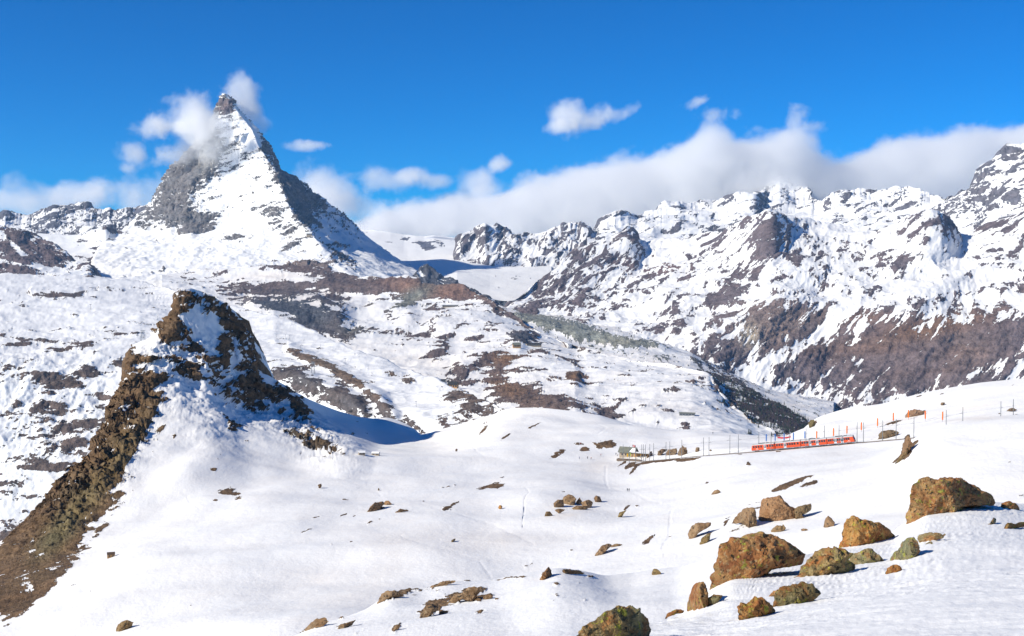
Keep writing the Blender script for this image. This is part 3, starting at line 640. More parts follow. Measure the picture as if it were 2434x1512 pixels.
TRACK = T('D', (1500, 1098, 735), (1560, 1093, 715), (1603, 1089, 700), (1650, 1084, 684), (1698, 1080, 670), (1745, 1076.5, 660), (1790, 1073, 650), (1850, 1068, 641), (1901, 1063.5, 635), (1970, 1057.5, 627), (2034.6, 1051.5, 620), (2090, 1047, 610), (2142, 1042.5, 600), (2198, 1036.5, 590), (2260, 1022, 580), (2300, 1014, 573), (2400, 1002, 560), (2560, 986, 545))
N_ROWS = [
    T('D', (-120, 1640, 330), (400, 1640, 300), (800, 1640, 260), (1600, 1640, 230), (2560, 1640, 180)),
    T('D', (-120, 1512, 410), (0, 1512, 405), (300, 1512, 350), (700, 1512, 310), (1000, 1512, 290), (1500, 1512, 250), (2560, 1512, 190)),
    T('D', (-120, 1420, 480), (0, 1400, 490), (200, 1400, 455), (400, 1400, 412), (700, 1400, 400), (1200, 1400, 380), (1600, 1380, 330), (1900, 1350, 290), (2560, 1330, 240)),
    T('D', (-120, 1390, 560), (0, 1330, 570), (150, 1310, 555), (400, 1290, 515), (700, 1290, 490), (1200, 1290, 480), (1500, 1270, 440), (1700, 1250, 400), (2000, 1230, 350), (2560, 1190, 300)),
    T('D', (-120, 1384, 570), (8, 1310, 578), (112, 1285, 585), (200, 1262, 592), (300, 1240, 602), (400, 1215, 618), (500, 1175, 650), (700, 1170, 640), (860, 1150, 670), (1000, 1150, 655), (1150, 1145, 640), (1250, 1133, 638), (1290, 1129, 638), (1340, 1132, 636), (1400, 1143, 632), (1460, 1160, 622), (1600, 1150, 590), (1800, 1130, 540), (2000, 1120, 500), (2113, 1105, 470), (2140, 1085, 465), (2165, 1060, 460), (2193, 1035, 455), (2257, 1019, 450), (2359, 1003, 440), (2433, 994, 435), (2560, 984, 430)),
    T('D', (-120, 1381, 580), (8, 1304, 585), (112, 1272, 593), (200, 1246, 606), (300, 1210, 625), (400, 1172, 652), (480, 1115, 695), (560, 1125, 695), (700, 1135, 690), (860, 1118, 725), (1000, 1115, 720), (1150, 1128, 690), (1250, 1134, 680), (1290, 1134, 680), (1340, 1136, 678), (1400, 1136, 675), (1500, 1125, 670), (1600, 1118, 640), (1800, 1100, 595), (2000, 1085, 560), (2113, 1076, 540), (2165, 1058, 535), (2193, 1045, 540), (2257, 1034, 530), (2359, 1017, 515), (2433, 1008, 510), (2560, 1000, 500)),
    T('D', (-120, 1379, 590), (8, 1299, 592), (112, 1250, 610), (200, 1225, 630), (300, 1175, 655), (400, 1125, 695), (480, 1055, 748), (560, 1080, 745), (700, 1098, 770), (860, 1085, 830), (1000, 1085, 845), (1200, 1080, 775), (1400, 1097, 742)) + [(x, y + 1.5, d) for (x, y, d) in TRACK],
    T('D', (-120, 1377, 597), (8, 1296, 597), (112, 1215, 650), (190, 1150, 690), (260, 1040, 742), (330, 960, 792), (415, 908, 835), (500, 955, 832), (600, 985, 880), (700, 1000, 925), (800, 1020, 965), (900, 1045, 985), (1000, 1058, 965), (1200, 1010, 900), (1425, 1035, 835), (1600, 1062, 780), (1750, 1055, 740), (1868, 1050, 730), (1960, 1024, 700), (2100, 1000, 670), (2300, 965, 650), (2560, 940, 630)),
    T('D', (-120, 1376, 599), (8, 1294, 599), (112, 1197, 668), (190, 1122, 712), (260, 1000, 775), (310, 880, 825), (377, 830, 850), (430, 800, 868), (500, 825, 890), (560, 855, 910), (600, 900, 930), (640, 930, 940), (706, 960, 960), (775, 985, 1005), (860, 1008, 1040), (999, 1046, 1020), (1100, 1025, 970), (1230, 985, 940), (1425, 1005, 900), (1600, 1038, 860), (1750, 1041, 830), (1868, 1045, 820), (1936, 1012, 790), (2100, 975, 740), (2300, 935, 690), (2560, 900, 670)),
    SKY_N]
TRK = wpt(*np.array(TRACK).T)


def _bed(P, PX, PY, attrs):
    """Level a shelf for the railway."""
    P = P.copy()
    m = (PX > 1440) & (P[..., 1] > 480) & (P[..., 1] < 800) & (PY < 1180) & (PY > 960)
    Q = P[m]
    dist, val = line_dist(Q[:, 0], Q[:, 1], [tuple(t) for t in TRK])
    w = 1 - smoothstep(3.2, 15, dist)
    Q[:, 2] = Q[:, 2] * (1 - w) + (val - .5) * w
    P[m] = Q
    return P


HORN = _zoom('S4', ((700, 550, 380, 480, 0, 1.3), (300, 400, 300, 250, 0, .8), (1150, 950, 300, 150, 30, .9), (1400, 1270, 330, 120, 30, .7))) + _zoom('R5', ((700, 750, 120, 300, 25, .9), (450, 1150, 150, 350, 38, .9)))
sheet('snowfield', N_ROWS, post=_bed, step=2.1, vsteps=(9, 4.2, 3.6, 3.2, 3.2, 3.2, 2.4, 2.1, 2.1), hold=.85, xr=(-110, 2520), back=(160, 75), smooth=5, smooth_u=1.5,
      bumps=tuple((T(*tr), 4.0, -.13, True, (0, 0, 1)) for tr in (
          ('R8', (250, 540), (380, 590), (500, 625), (520, 645)), ('R8', (780, 730), (950, 780), (1130, 840), (1300, 880), (1500, 960)), ('R8', (650, 950), (780, 1010), (900, 1030), (1150, 1090), (1220, 1150)), ('R8', (1050, 240), (1100, 290), (1130, 350), (1180, 380), (1350, 395)), ('R8', (1960, 430), (1955, 500), (1975, 560)),
          ('R8', (2000, 560), (2150, 620), (2300, 660)), ('R8', (1440, 560), (1470, 640), (1440, 700), (1430, 860)), ('R8', (2330, 1000), (2310, 930), (2350, 850), (2370, 700)), ('R8', (900, 980), (1300, 990), (1700, 990)), ('R8', (1900, 170), (1960, 200), (1900, 240), (1780, 250)), ('S4', (1810, 1110), (1830, 1200)), ('S4', (490, 880), (560, 960), (600, 1000)), ('S7', (1200, 640), (1500, 740), (1900, 770), (2434, 770)), ('S7', (1350, 800), (1700, 900), (2434, 900)), ('S7', (1900, 740), (2260, 610)), ('R5', (1000, 1230), (1050, 1280), (1100, 1310)))) + \
            ((T('S4', (360, 860), (660, 1110), (650, 1390), (480, 1500)), 120, 5.0, True, (.2, -.5, .8)), (T('S4', (1080, 1180), (1400, 1250), (1650, 1350)), 90, 8, True, (0, -.7, .7)),
             (T('S4', (420, 170), (500, 300), (620, 500), (640, 760)), 40, 9, False), (T('S4', (900, 560), (1000, 650), (1030, 850)), 34, 9, False), (T('S4', (780, 450), (820, 760)), 24, -8, False), (T('S4', (60, 700), (150, 560), (260, 480)), 40, 7, False)),
      soft=(60, 60, 60, 60, 28, 28, 22, 22, 10, 0),
      ridge=((6.5, 170, 2, False, 2.3), (2.9, 52, 2, False, 8.1), (.22, 9, 3, False, 6.1), (.06, (4.5, 1.7, 3), 3, False, 9.1), (8, (22, 22, 70), 5, True, 3.3, HORN)), conv=.5,
      jag=(9, 46, 2.2, 285, 640), micro=((7., (20, 20, 40), 5, True, 5., HORN), (3.0, 7., 1, 'ledge', 4., HORN), (1.6, 5, 4, True, 8., HORN), (.7, 7, 4, True, 2.)), clip=(-.34, .75), bias=.60, slope=(.9, .5), theta=0, mask_noise=((14, 18, 7), .38, 6), mgain=.74, rough_snow=.01, rock=(.15, .095, .055), scl=.7, dust=.11, rockvar=.35,
      strokes=_zoom('S4', ((450, 220, 90, 60, 20, -.6), (720, 280, 160, 70, 40, -.65), (850, 420, 110, 110, 60, -.65), (400, 440, 100, 60, 15, -.75), (350, 330, 80, 30, 10, -.3), (560, 560, 140, 90, 50, -.5), (720, 600, 130, 150, 70, -.6), (960, 760, 60, 180, 0, -.85), (850, 900, 140, 110, 40, -.5), (480, 700, 160, 80, 40, -.55), (200, 650, 140, 50, 5, -.55), (100, 600, 70, 70, 0, -.4), (1050, 900, 110, 130, 50, -.65), (1280, 960, 150, 60, 35, -.6), (1380, 1060, 100, 40, 30, -.5), (330, 560, 120, 50, 20, -.2),
                           (1280, 1200, 170, 70, 30, -.75), (1440, 1300, 130, 70, 30, -.65), (1580, 1290, 110, 60, 40, -.5), (830, 1140, 100, 35, 20, -.5), (700, 1400, 50, 30, 10, -.4), (920, 1250, 50, 14, 20, -.5), (1720, 1200, 24, 18, 0, -.8), (1760, 1110, 24, 12, 0, -.8), (1240, 830, 80, 40, 30, -.3),
                           (530, 950, 160, 60, 20, .3), (820, 640, 24, 100, 0, .25), (450, 330, 100, 16, 30, .25), (880, 930, 30, 50, 0, .3)), .74) +
      _zoom('R5', ((985, 150, 40, 70, 10, -.55), (920, 260, 50, 45, -30, -.5), (900, 330, 60, 40, 0, -.4), (715, 440, 45, 80, 10, -.5), (1060, 120, 80, 30, 15, -.2), (1010, 230, 90, 26, 20, .22), (850, 420, 120, 40, 10, .2), (900, 520, 150, 40, 25, .2), (1180, 420, 40, 120, -20, .2), (1080, 330, 30, 100, -30, .18), (740, 640, 120, 100, 0, -.95), (620, 760, 80, 150, 20, -1.1), (560, 900, 80, 160, 20, -1.1), (480, 1040, 90, 130, 30, -1.0), (370, 1200, 110, 130, 40, -.95), (240, 1320, 130, 110, 40, -.95), (120, 1430, 150, 90, 40, -.9), (640, 1000, 180, 60, -50, -.72), (540, 1160, 240, 75, -52, -.72), (420, 1320, 230, 80, -50, -.72), (300, 1450, 200, 80, -48, -.72), (780, 820, 170, 40, -60, -.5), (880, 850, 80, 20, -60, -.4), (700, 1150, 200, 22, -50, -.38), (620, 1320, 200, 24, -50, -.38), (800, 1240, 70, 12, -40, -.4), (1010, 1050, 40, 20, -30, -.4), (960, 880, 16, 40, 10, -.4),
                      (0, 1560, 160, 60, 0, -.6), (150, 1600, 260, 110, -45, -.55), (20, 1750, 200, 110, -45, -.6), (330, 1640, 200, 40, -48, -.42), (120, 1800, 160, 60, -45, -.5), (450, 1110, 40, 50, 30, .4), (330, 1200, 40, 60, 30, .35), (470, 1250, 80, 16, -40, .35), (1270, 1190, 70, 36, 10, -.75), (1180, 1070, 30, 14, 0, -.4), (1180, 1240, 20, 10, 0, -.4), (1290, 850, 40, 20, 10, -.4), (900, 1380, 50, 10, -30, -.3)), 1.3) +
      _zoom('S6', ((200, 300, 260, 60, 0, -.35), (300, 250, 60, 40, 0, -.3), (80, 350, 60, 30, 0, -.3), (700, 680, 140, 40, -30, -.75), (560, 650, 80, 18, -30, -.6), (1300, 630, 230, 22, -8, -.8), (1800, 580, 230, 26, -8, -.85), (750, 780, 130, 30, -50, -.6), (1000, 660, 140, 20, -10, -.7), (480, 690, 90, 10, -35, -.5), (1300, 420, 90, 40, -20, -.4), (1100, 480, 40, 30, -50, -.5), (1040, 490, 70, 16, -60, -.5)), 1.65) +
      _zoom('S7', ((800, 740, 50, 110, 10, -.95), (780, 890, 70, 60, -30, -.8), (680, 970, 100, 22, -35, -.8), (900, 760, 90, 20, -40, -.6), (900, 330, 110, 40, -15, -.6), (600, 460, 110, 12, -15, -.6), (2300, 280, 70, 20, 5, -.55), (2090, 330, 20, 16, 0, -.55), (960, 90, 50, 10, -15, -.5), (1300, 190, 30, 16, 0, -.7), (1280, 60, 45, 14, -10, -.6), (2330, 350, 30, 8, 0, -.5)), 1.65) +
      _zoom('R6', ((1590, 170, 26, 26, 0, -.9), (1750, 72, 110, 8, -12, -.6), (1650, 100, 40, 10, -30, -.6), (1440, 625, 130, 16, -22, -.7), (1560, 630, 70, 14, -15, -.6), (1110, 475, 22, 20, -40, -.6), (210, 630, 14, 8, 0, -.5), (800, 620, 18, 10, 0, -.5), (1340, 385, 20, 14, 0, -.5), (1000, 410, 180, 5, -6, -.4)), 1.65) +
      _zoom('R8', ((280, 735, 60, 7, -25, -.5), (350, 742, 40, 6, -25, -.5), (1120, 1117, 10, 5, -20, -.5), (1330, 710, 10, 4, 0, -.5), (1490, 720, 18, 8, 0, -.45), (330, 905, 30, 8, -15, -.5), (1740, 962, 26, 5, -10, -.5), (1570, 1028, 22, 6, -10, -.5), (1605, 1016, 14, 5, -20, -.5), (1484, 1050, 14, 8, -20, -.55), (1430, 1072, 40, 7, -20, -.5), (900, 565, 60, 5, -8, -.4), (1000, 545, 40, 4, -6, -.4), (1300, 495, 60, 4, -15, -.4), (1380, 488, 40, 4, -8, -.4), (550, 715, 20, 5, 0, -.5), (510, 762, 18, 5, -25, -.45), (790, 650, 20, 3, 0, -.4), (1550, 585, 10, 5, 0, -.45), (110, 750, 40, 6, -15, -.4), (1660, 340, 70, 22, -30, -.7), (1820, 320, 40, 22, 0, -.6), (1960, 290, 90, 20, 5, -.35), (1780, 285, 50, 8, 0, -.5), (1170, 200, 40, 10, -45, -.6), (1310, 240, 60, 9, -35, -.6), (1500, 165, 60, 7, -25, -.5), (1000, 320, 14, 12, -40, -.5), (1180, 560, 120, 12, -18, -.4), (1270, 550, 70, 14, -8, -.55), (970, 675, 70, 14, -25, -.5), (1110, 125, 10, 10, 0, -.6), (125, 548, 12, 10, 0, -.6), (290, 645, 50, 16, -10, -.35), (440, 790, 30, 6, -30, -.4), (180, 935, 80, 10, -20, -.4), (45, 835, 60, 8, -20, -.5), (2080, 700, 60, 12, -40, -.45), (2160, 680, 20, 6, 0, -.5), (1680, 590, 60, 7, -20, -.45), (730, 1085, 14, 6, -30, -.4), (2230, 900, 70, 16, -35, -.5), (2020, 930, 50, 10, -5, -.5), (1920, 970, 60, 18, -50, -.5)), 1.65) +
      _zoom('R7', ((700, 320, 200, 60, -35, -.3), (490, 400, 40, 16, -60, -.4), (360, 500, 50, 22, -40, -.5), (330, 420, 90, 18, -30, -.5), (910, 140, 100, 14, -25, -.5), (1040, 145, 60, 12, -15, -.5), (1000, 440, 40, 8, 0, -.4), (120, 490, 30, 12, -20, -.5)), 1.65),
      rocks=((_zoom('R5', ((330, 1420, 130, 50, -45, .8), (450, 1250, 200, 60, -45, .4))), (.16, .16, .095)), (_zoom('R5', ((650, 1000, 300, 80, -50, .6), (400, 1350, 300, 70, -50, .6))), (.17, .125, .06)), (_zoom('S4', ((1300, 1230, 350, 110, 30, .7),)), (.12, .095, .07)), (_zoom('S4', ((750, 550, 300, 300, 40, .5),)), (.135, .09, .06)), (_zoom('R5', ((500, 1000, 90, 120, 30, .5),)), (.15, .09, .05)),
             (_zoom('S7', ((800, 330, 120, 50, 0, .9),)), (.26, .2, .18))),
      dusts=_zoom('R8', ((1250, 900, 400, 80, 0, .18), (1700, 740, 120, 20, -10, .3), (600, 900, 200, 80, -10, .15), (300, 1200, 400, 150, 0, .12), (1900, 430, 100, 40, 0, .25))) + _zoom('S7', ((1700, 240, 300, 30, -10, .35), (1800, 400, 400, 25, -3, .3), (400, 480, 500, 20, -10, .25))))

# ---- nearer shoulder in the middle foreground
SKY_F2 = T('D', (500, 1600, 140), (640, 1545, 155), (700, 1512, 163), (760, 1482, 170)) + T('R8', (260, 1402, 176), (420, 1345, 182), (490, 1300, 185), (560, 1235, 188), (600, 1217, 190), (800, 1212, 192), (900, 1173, 194), (1000, 1160, 196), (1100, 1160, 197), (1290, 1143, 199), (1480, 1128, 200), (1530, 1135, 200), (1590, 1120, 200), (1650, 1100, 200), (1830, 1110, 202), (1960, 1105, 205), (2050, 1068, 208), (2150, 1062, 208), (2250, 1048, 208), (2400, 1042, 208)) + T('D', (1660, 1330, 205), (1760, 1310, 200), (2000, 1300, 180), (2560, 1300, 150))
sheet('snow_shoulder', hold=.8, rows= [T('D', (500, 1800, 70), (1200, 1780, 60), (2560, 1780, 50)), T('D', (500, 1650, 110), (700, 1600, 110), (1200, 1560, 100), (1700, 1540, 95), (2560, 1540, 90)),
                        T('D', (500, 1615, 132), (700, 1530, 145), (900, 1480, 150), (1200, 1470, 140), (1500, 1450, 135), (1600, 1440, 130), (2560, 1440, 110)), SKY_F2],
      step=2.4, xr=(520, 1830), back=(60, 40), smooth=8, smooth_u=6, bumps=((T('R8', (1590, 1130), (1650, 1220), (1640, 1290)), 150, 1.5, True, (0, -.5, .8)), (T('R8', (2150, 1160), (2380, 1190)), 130, -2.0, True, (0, -.5, .8))), soft=(40, 40, 40, 8),
      ridge=((2.6, 40, 2, False, 4.3), (.10, 5, 3, False, 6.1), (.05, 1.4, 3, True, 2.1)), micro=((.6, 6, 4, True, 5.), (.25, 1.5, 3, True, 2.)), bias=.55, clip=(-.4, .75), slope=(.9, .6), mask_noise=((9, 9, 5), .3, 6), rough_snow=.05, rock=(.19, .12, .065), scl=.35, dust=.05,
      strokes=_zoom('R8', ((590, 1250, 100, 28, -12, -.75), (700, 1215, 120, 9, -2, -.6), (930, 1170, 110, 16, -14, -.7), (1060, 1158, 50, 8, 5, -.6), (1000, 1270, 160, 36, -22, -.85), (830, 1340, 70, 45, -40, -.9), (1120, 1225, 70, 22, 0, -.8), (1140, 1280, 34, 18, 0, -.7), (1205, 1260, 36, 14, -5, -.8), (1260, 1275, 18, 8, 0, -.6), (920, 1358, 40, 9, -5, -.7), (890, 1220, 45, 6, 0, -.5), (750, 1248, 45, 5, -5, -.4), (1155, 1352, 28, 12, -20, -.7), (110, 1430, 90, 24, -22, -.85), (20, 1470, 40, 12, -30, -.7), (285, 1440, 75, 16, -18, -.75), (240, 1402, 60, 5, 0, -.4), (615, 1460, 28, 14, -30, -.8), (360, 1497, 26, 8, -15, -.6), (1380, 1138, 100, 7, -5, -.6), (1310, 1120, 50, 8, -15, -.5), (1440, 1090, 30, 10, -20, -.5), (1640, 1180, 20, 10, 20, -.6), (1640, 1245, 18, 10, 20, -.5), (1625, 1280, 12, 8, 0, -.6), (1860, 1133, 28, 7, 0, -.6), (1570, 1130, 30, 26, -40, -.6), (1750, 1095, 90, 12, 8, -.6), (2050, 1075, 80, 14, -15, -.6), (2070, 1110, 60, 18, 0, -.6))))

# ---- the slope the photographer stands on
SKY_F1 = T('D', (1150, 1600, 22), (1300, 1540, 28), (1360, 1515, 31), (1450, 1490, 36), (1560, 1473, 42), (1630, 1455, 46), (1680, 1405, 52), (1740, 1345, 58), (1800, 1328, 62), (1860, 1322, 64), (1920, 1315, 66), (1990, 1304, 68), (2060, 1285, 71), (2125, 1270, 74), (2150, 1248, 76), (2200, 1215, 79), (2300, 1197, 83), (2377, 1195, 86), (2440, 1203, 88), (2560, 1203, 90))
def _suncups(P, PX, PY, attrs):
    q = P.copy()
    q[..., 0] += .4 * q[..., 1]
    q = q + fbm(P, 3., 2, off=11.)[..., None] * .5
    a = fbm(q, (1.5, .75, 1.), 2, ridged=True, off=2.)
    b = fbm(q, (5., 2.0, 3.), 3, off=7.)
    k = .35 + .65 * smoothstep(-.35, .35, fbm(P, 7., 2, off=14.))
    P = P.copy()
    P[..., 2] += .085 * a * k + .14 * b + .02 * fbm(P, .3, 2, off=4.)
    return P


sheet('snow_slope', [T('D', (1150, 2600, 3.0), (2560, 2600, 3.0)), T('D', (1150, 1800, 12), (1700, 1760, 12), (2560, 1700, 11)), T('D', (1150, 1640, 19), (1300, 1575, 25), (1700, 1560, 24), (2560, 1540, 20)), T('D', (1150, 1610, 21), (1300, 1548, 27), (1500, 1500, 33), (1700, 1470, 38), (2000, 1410, 42), (2250, 1360, 44), (2560, 1330, 45)), SKY_F1],
      xr=(1160, 2520), back=(14, 9), smooth=6, smooth_u=4, step=2.2, bias=.5, slope=(.9, .2), mask_noise=((3, 3, 3), .1, 3), rock=(.18, .12, .06), scl=.12, post=_suncups, ridge=((.3, 14, 2, False, 3.3),))
# ------------------------------------------------------------------ air and clouds
def box_mesh(name, x0, x1, y0, y1, z0, z1, mat):
    v = [(x, y, z) for x in (x0, x1) for y in (y0, y1) for z in (z0, z1)]
    f = [(0, 1, 3, 2), (4, 6, 7, 5), (0, 4, 5, 1), (2, 3, 7, 6), (0, 2, 6, 4), (1, 5, 7, 3)]
    me = bpy.data.meshes.new(name)
    me.from_pydata(v, [], f)
    me.materials.append(mat)
    o = bpy.data.objects.new(name, me)
    COL.objects.link(o)
    return o


hm, hnt, hout = new_mat('haze_air')
hv = hnt.nodes.new('ShaderNodeVolumePrincipled')
hv.inputs['Color'].default_value = (.34, .62, 1.0, 1)
hv.inputs['Density'].default_value = 0.0000095
hv.inputs['Anisotropy'].default_value = 0.0
hnt.links.new(hv.outputs[0], hout.inputs['Volume'])
haze = box_mesh('haze', -13050, 13050, -3050, 19050, -1401, 1640, hm)
haze['kind'] = 'stuff'


def cloud_shader(name, dens, nscale, carve, detail=6, soft=.18, profile=None):
    """Volume of water droplets. profile: (x0, x1, [(x, top, bottom)], soft m, y centre, y half) for a long bank; else a noise-carved ellipsoid."""
    m, nt, out = new_mat(name)
    N, L = nt.nodes.new, nt.links.new

    def math_(op, a, b=None, c=None, clamp=False):
        n = N('ShaderNodeMath'); n.operation = op; n.use_clamp = clamp
        for i, v in enumerate((a, b, c)):
            if v is None: continue
            if isinstance(v, (int, float)): n.inputs[i].default_value = v
            else: L(v, n.inputs[i])
        return n.outputs[0]
    geo = N('ShaderNodeNewGeometry')
    noi = N('ShaderNodeTexNoise')
    noi.inputs['Scale'].default_value = 1.0 / nscale
    noi.inputs['Detail'].default_value = detail
    noi.inputs['Roughness'].default_value = .66
    noi.inputs['Distortion'].default_value = .2
    L(geo.outputs['Position'], noi.inputs['Vector'])
    nf = math_('SUBTRACT', noi.outputs['Fac'], .5)
    if profile:
        x0, x1, pts, softm, yc, yh = profile
        sep = N('ShaderNodeSeparateXYZ')
        L(geo.outputs['Position'], sep.inputs[0])
        t = math_('DIVIDE', math_('SUBTRACT', sep.outputs['X'], x0), x1 - x0, clamp=True)
        zs = [p[1] for p in pts] + [p[2] for p in pts]
        z0, z1 = min(zs) - 50, max(zs) + 50

        def curve(k):
            fc = N('ShaderNodeFloatCurve')
            c = fc.mapping.curves[0]
            while len(c.points) < len(pts):
                c.points.new(.5, .5)
            for q, p in zip(c.points, pts):
                q.location = ((p[0] - x0) / (x1 - x0), (p[k] - z0) / (z1 - z0))
                q.handle_type = 'AUTO_CLAMPED'
            fc.mapping.update()
            L(t, fc.inputs['Value'])
            return math_('MULTIPLY_ADD', fc.outputs[0], z1 - z0, z0)
        top = math_('SUBTRACT', curve(1), sep.outputs['Z'])
        bot = math_('SUBTRACT', sep.outputs['Z'], curve(2))
        yy = math_('SUBTRACT', yh, math_('ABSOLUTE', math_('SUBTRACT', sep.outputs['Y'], yc)))
        # metres inside the bank, roughened by the billows
        inside = math_('MINIMUM', math_('MINIMUM', top, math_('MULTIPLY', bot, 1.0)), math_('MULTIPLY', yy, .5))
        f = math_('DIVIDE', math_('MULTIPLY_ADD', nf, carve, inside), softm, clamp=True)
    else:
        tc = N('ShaderNodeTexCoord')
        ln = N('ShaderNodeVectorMath'); ln.operation = 'LENGTH'
        L(tc.outputs['Object'], ln.inputs[0])
        r = math_('SUBTRACT', 1.0, ln.outputs['Value'])
        f = math_('DIVIDE', math_('MULTIPLY_ADD', nf, carve, math_('SUBTRACT', r, .42)), soft, clamp=True)
        f = math_('MULTIPLY', f, math_('MULTIPLY', r, 4.0, clamp=True))
    pv = N('ShaderNodeVolumePrincipled')
    pv.inputs['Color'].default_value = (.998, .998, .998, 1)
    pv.inputs['Anisotropy'].default_value = .1
    L(math_('MULTIPLY', f, dens), pv.inputs['Density'])
    L(pv.outputs[0], out.inputs['Volume'])
    m.cycles.volume_step_rate = 1.0
    return m


def W1(px, py, d):
    return Vector(wpt(px, py, d))


def cloud_label(o, label):
    o['label'] = label
    o['category'] = 'cloud'
    o['group'] = 'clouds over the peaks'


# the long bank behind and over the right-hand peaks
_bd = 16000.0
_bank = [(840, 520, 575), (880, 508, 572), (960, 492, 572), (1040, 472, 572), (1120, 462, 572), (1200, 452, 572), (1290, 428, 572), (1340, 412, 570), (1400, 392, 570), (1480, 380, 570), (1560, 372, 565), (1610, 350, 565), (1650, 325, 560), (1690, 306, 560), (1740, 322, 560), (1800, 330, 560), (1850, 318, 560), (1900, 332, 560), (1940, 362, 560), (1990, 380, 560), (2050, 362, 560), (2090, 352, 560), (2130, 328, 560), (2200, 326, 560), (2260, 312, 560), (2330, 312, 560), (2400, 302, 560), (2460, 290, 560), (2560, 285, 560)]
_prof = [(float(W1(x, 0, _bd).x), float(W1(x, t, _bd).z), float(W1(x, b, _bd).z)) for x, t, b in _bank]
_mbank = cloud_shader('cloud_bank_droplets', .0034, 520.0, 760.0, detail=7, profile=(_prof[0][0] - 300, _prof[-1][0] + 300, _prof, 130.0, 16000.0, 900.0))
bank = box_mesh('cloud_bank', _prof[0][0] - 600, _prof[-1][0] + 600, 15050, 16950, 300, 2350, _mbank)
cloud_label(bank, 'long white cloud bank lying along and over the right hand peaks')

_blob = {}


def puff(name, px, py, rx, ry, d, depth, mat, parent=None, tilt=0.0):
    """An ellipsoid of cloud centred at a surveyed point; rx, ry in frame pixels at distance d."""
    if 'm' not in _blob:
        bm = bmesh.new()
        bmesh.ops.create_icosphere(bm, subdivisions=3, radius=1.0)
        _blob['m'] = bm
    me = bpy.data.meshes.new(name)
    _blob['m'].to_mesh(me)
    me.materials.append(mat)
    o = bpy.data.objects.new(name, me)
    COL.objects.link(o)
    s = d / FPX * 1.45
    o.location = W1(px, py, d)
    o.scale = (rx * s, depth, ry * s)
    o.rotation_euler = (0, math.radians(tilt), 0)
    if parent:
        o.parent = parent
    return o


def cloud(label, parts, mat):
    if len(parts) == 1:
        o = puff('cloud', *parts[0][:6], mat, tilt=parts[0][6] if len(parts[0]) > 6 else 0)
    else:
        o = bpy.data.objects.new('cloud', None)
        COL.objects.link(o)
        for p in parts:
            puff('billow', *p[:6], mat, parent=o, tilt=p[6] if len(p) > 6 else 0)
    cloud_label(o, label)
    return o


m_cap = cloud_shader('cloud_cap_droplets', .009, 300.0, 2.2, soft=.5)
m_wisp = cloud_shader('cloud_wisp_droplets', .006, 380.0, 2.6, soft=.6)
m_low = cloud_shader('cloud_low_droplets', .004, 560.0, 1.9, soft=.5)
cloud('cloud cap clinging to the summit of the pyramid peak', [(455, 285, 85, 85, 10500, 300), (400, 305, 85, 38, 10500, 240), (500, 350, 60, 60, 10250, 130), (535, 300, 45, 40, 10150, 110), (565, 225, 55, 50, 10700, 200), (430, 350, 80, 45, 10600, 220, -20), (590, 270, 40, 50, 10700, 160), (530, 312, 50, 40, 10180, 120), (480, 300, 60, 60, 10350, 160)], m_cap)
cloud('small wisp of cloud right of the pyramid summit', [(625, 300, 28, 24, 10600, 140)], m_wisp)
cloud('small round cloud left of the pyramid peak', [(320, 368, 52, 34, 11500, 260), (298, 400, 34, 22, 11500, 180)], m_wisp)
cloud('low cloud over the left skyline behind the jagged range', [(60, 480, 150, 60, 14800, 700), (200, 470, 110, 60, 14900, 700), (315, 475, 110, 70, 14700, 600), (240, 445, 60, 34, 14900, 500)], m_low)
cloud('soft cloud behind the right shoulder of the pyramid peak', [(780, 445, 130, 70, 15800, 700), (900, 425, 110, 45, 15900, 600), (810, 490, 110, 60, 15900, 600), (965, 420, 60, 30, 15900, 400)], m_low)
cloud('thin veil of cloud hanging on the hidden peak under the bank', [(1870, 455, 120, 50, 14900, 350), (1780, 440, 90, 40, 15000, 300)], m_low)
cloud('small oval cloud between the pyramid peak and the bank', [(1042, 432, 48, 22, 15900, 300)], m_low)
cloud('round cloud standing on the left end of the bank', [(1133, 440, 58, 46, 15900, 400)], m_low)
cloud('tiny leaning wisp above the bank', [(1250, 430, 40, 24, 15900, 300, -15), (1285, 428, 26, 20, 15900, 250)], m_wisp)
cloud('faint hooked wisp above the round cloud', [(1182, 388, 34, 20, 15900, 250, -20)], m_wisp)
cloud('broken patch of thin cloud high over the centre', [(1345, 270, 60, 36, 14000, 350), (1400, 290, 70, 30, 14000, 350, -20), (1465, 272, 60, 22, 14000, 300, -20), (1335, 300, 50, 20, 14000, 250, -10)], m_wisp)
cloud('small bright cloud above the bank near the high centre', [(1695, 278, 60, 28, 15000, 350, -8)], m_wisp)
cloud('thin slanting wisp above the small bright cloud', [(1655, 245, 50, 18, 15000, 300, -22)], m_wisp)
cloud('small upright puff above the bank on the right side', [(1895, 280, 30, 34, 15500, 250), (1925, 305, 44, 22, 15500, 250)], m_wisp)
cloud('faint streak of cloud right of the pyramid shoulder', [(735, 345, 70, 14, 14000, 250)], m_wisp)
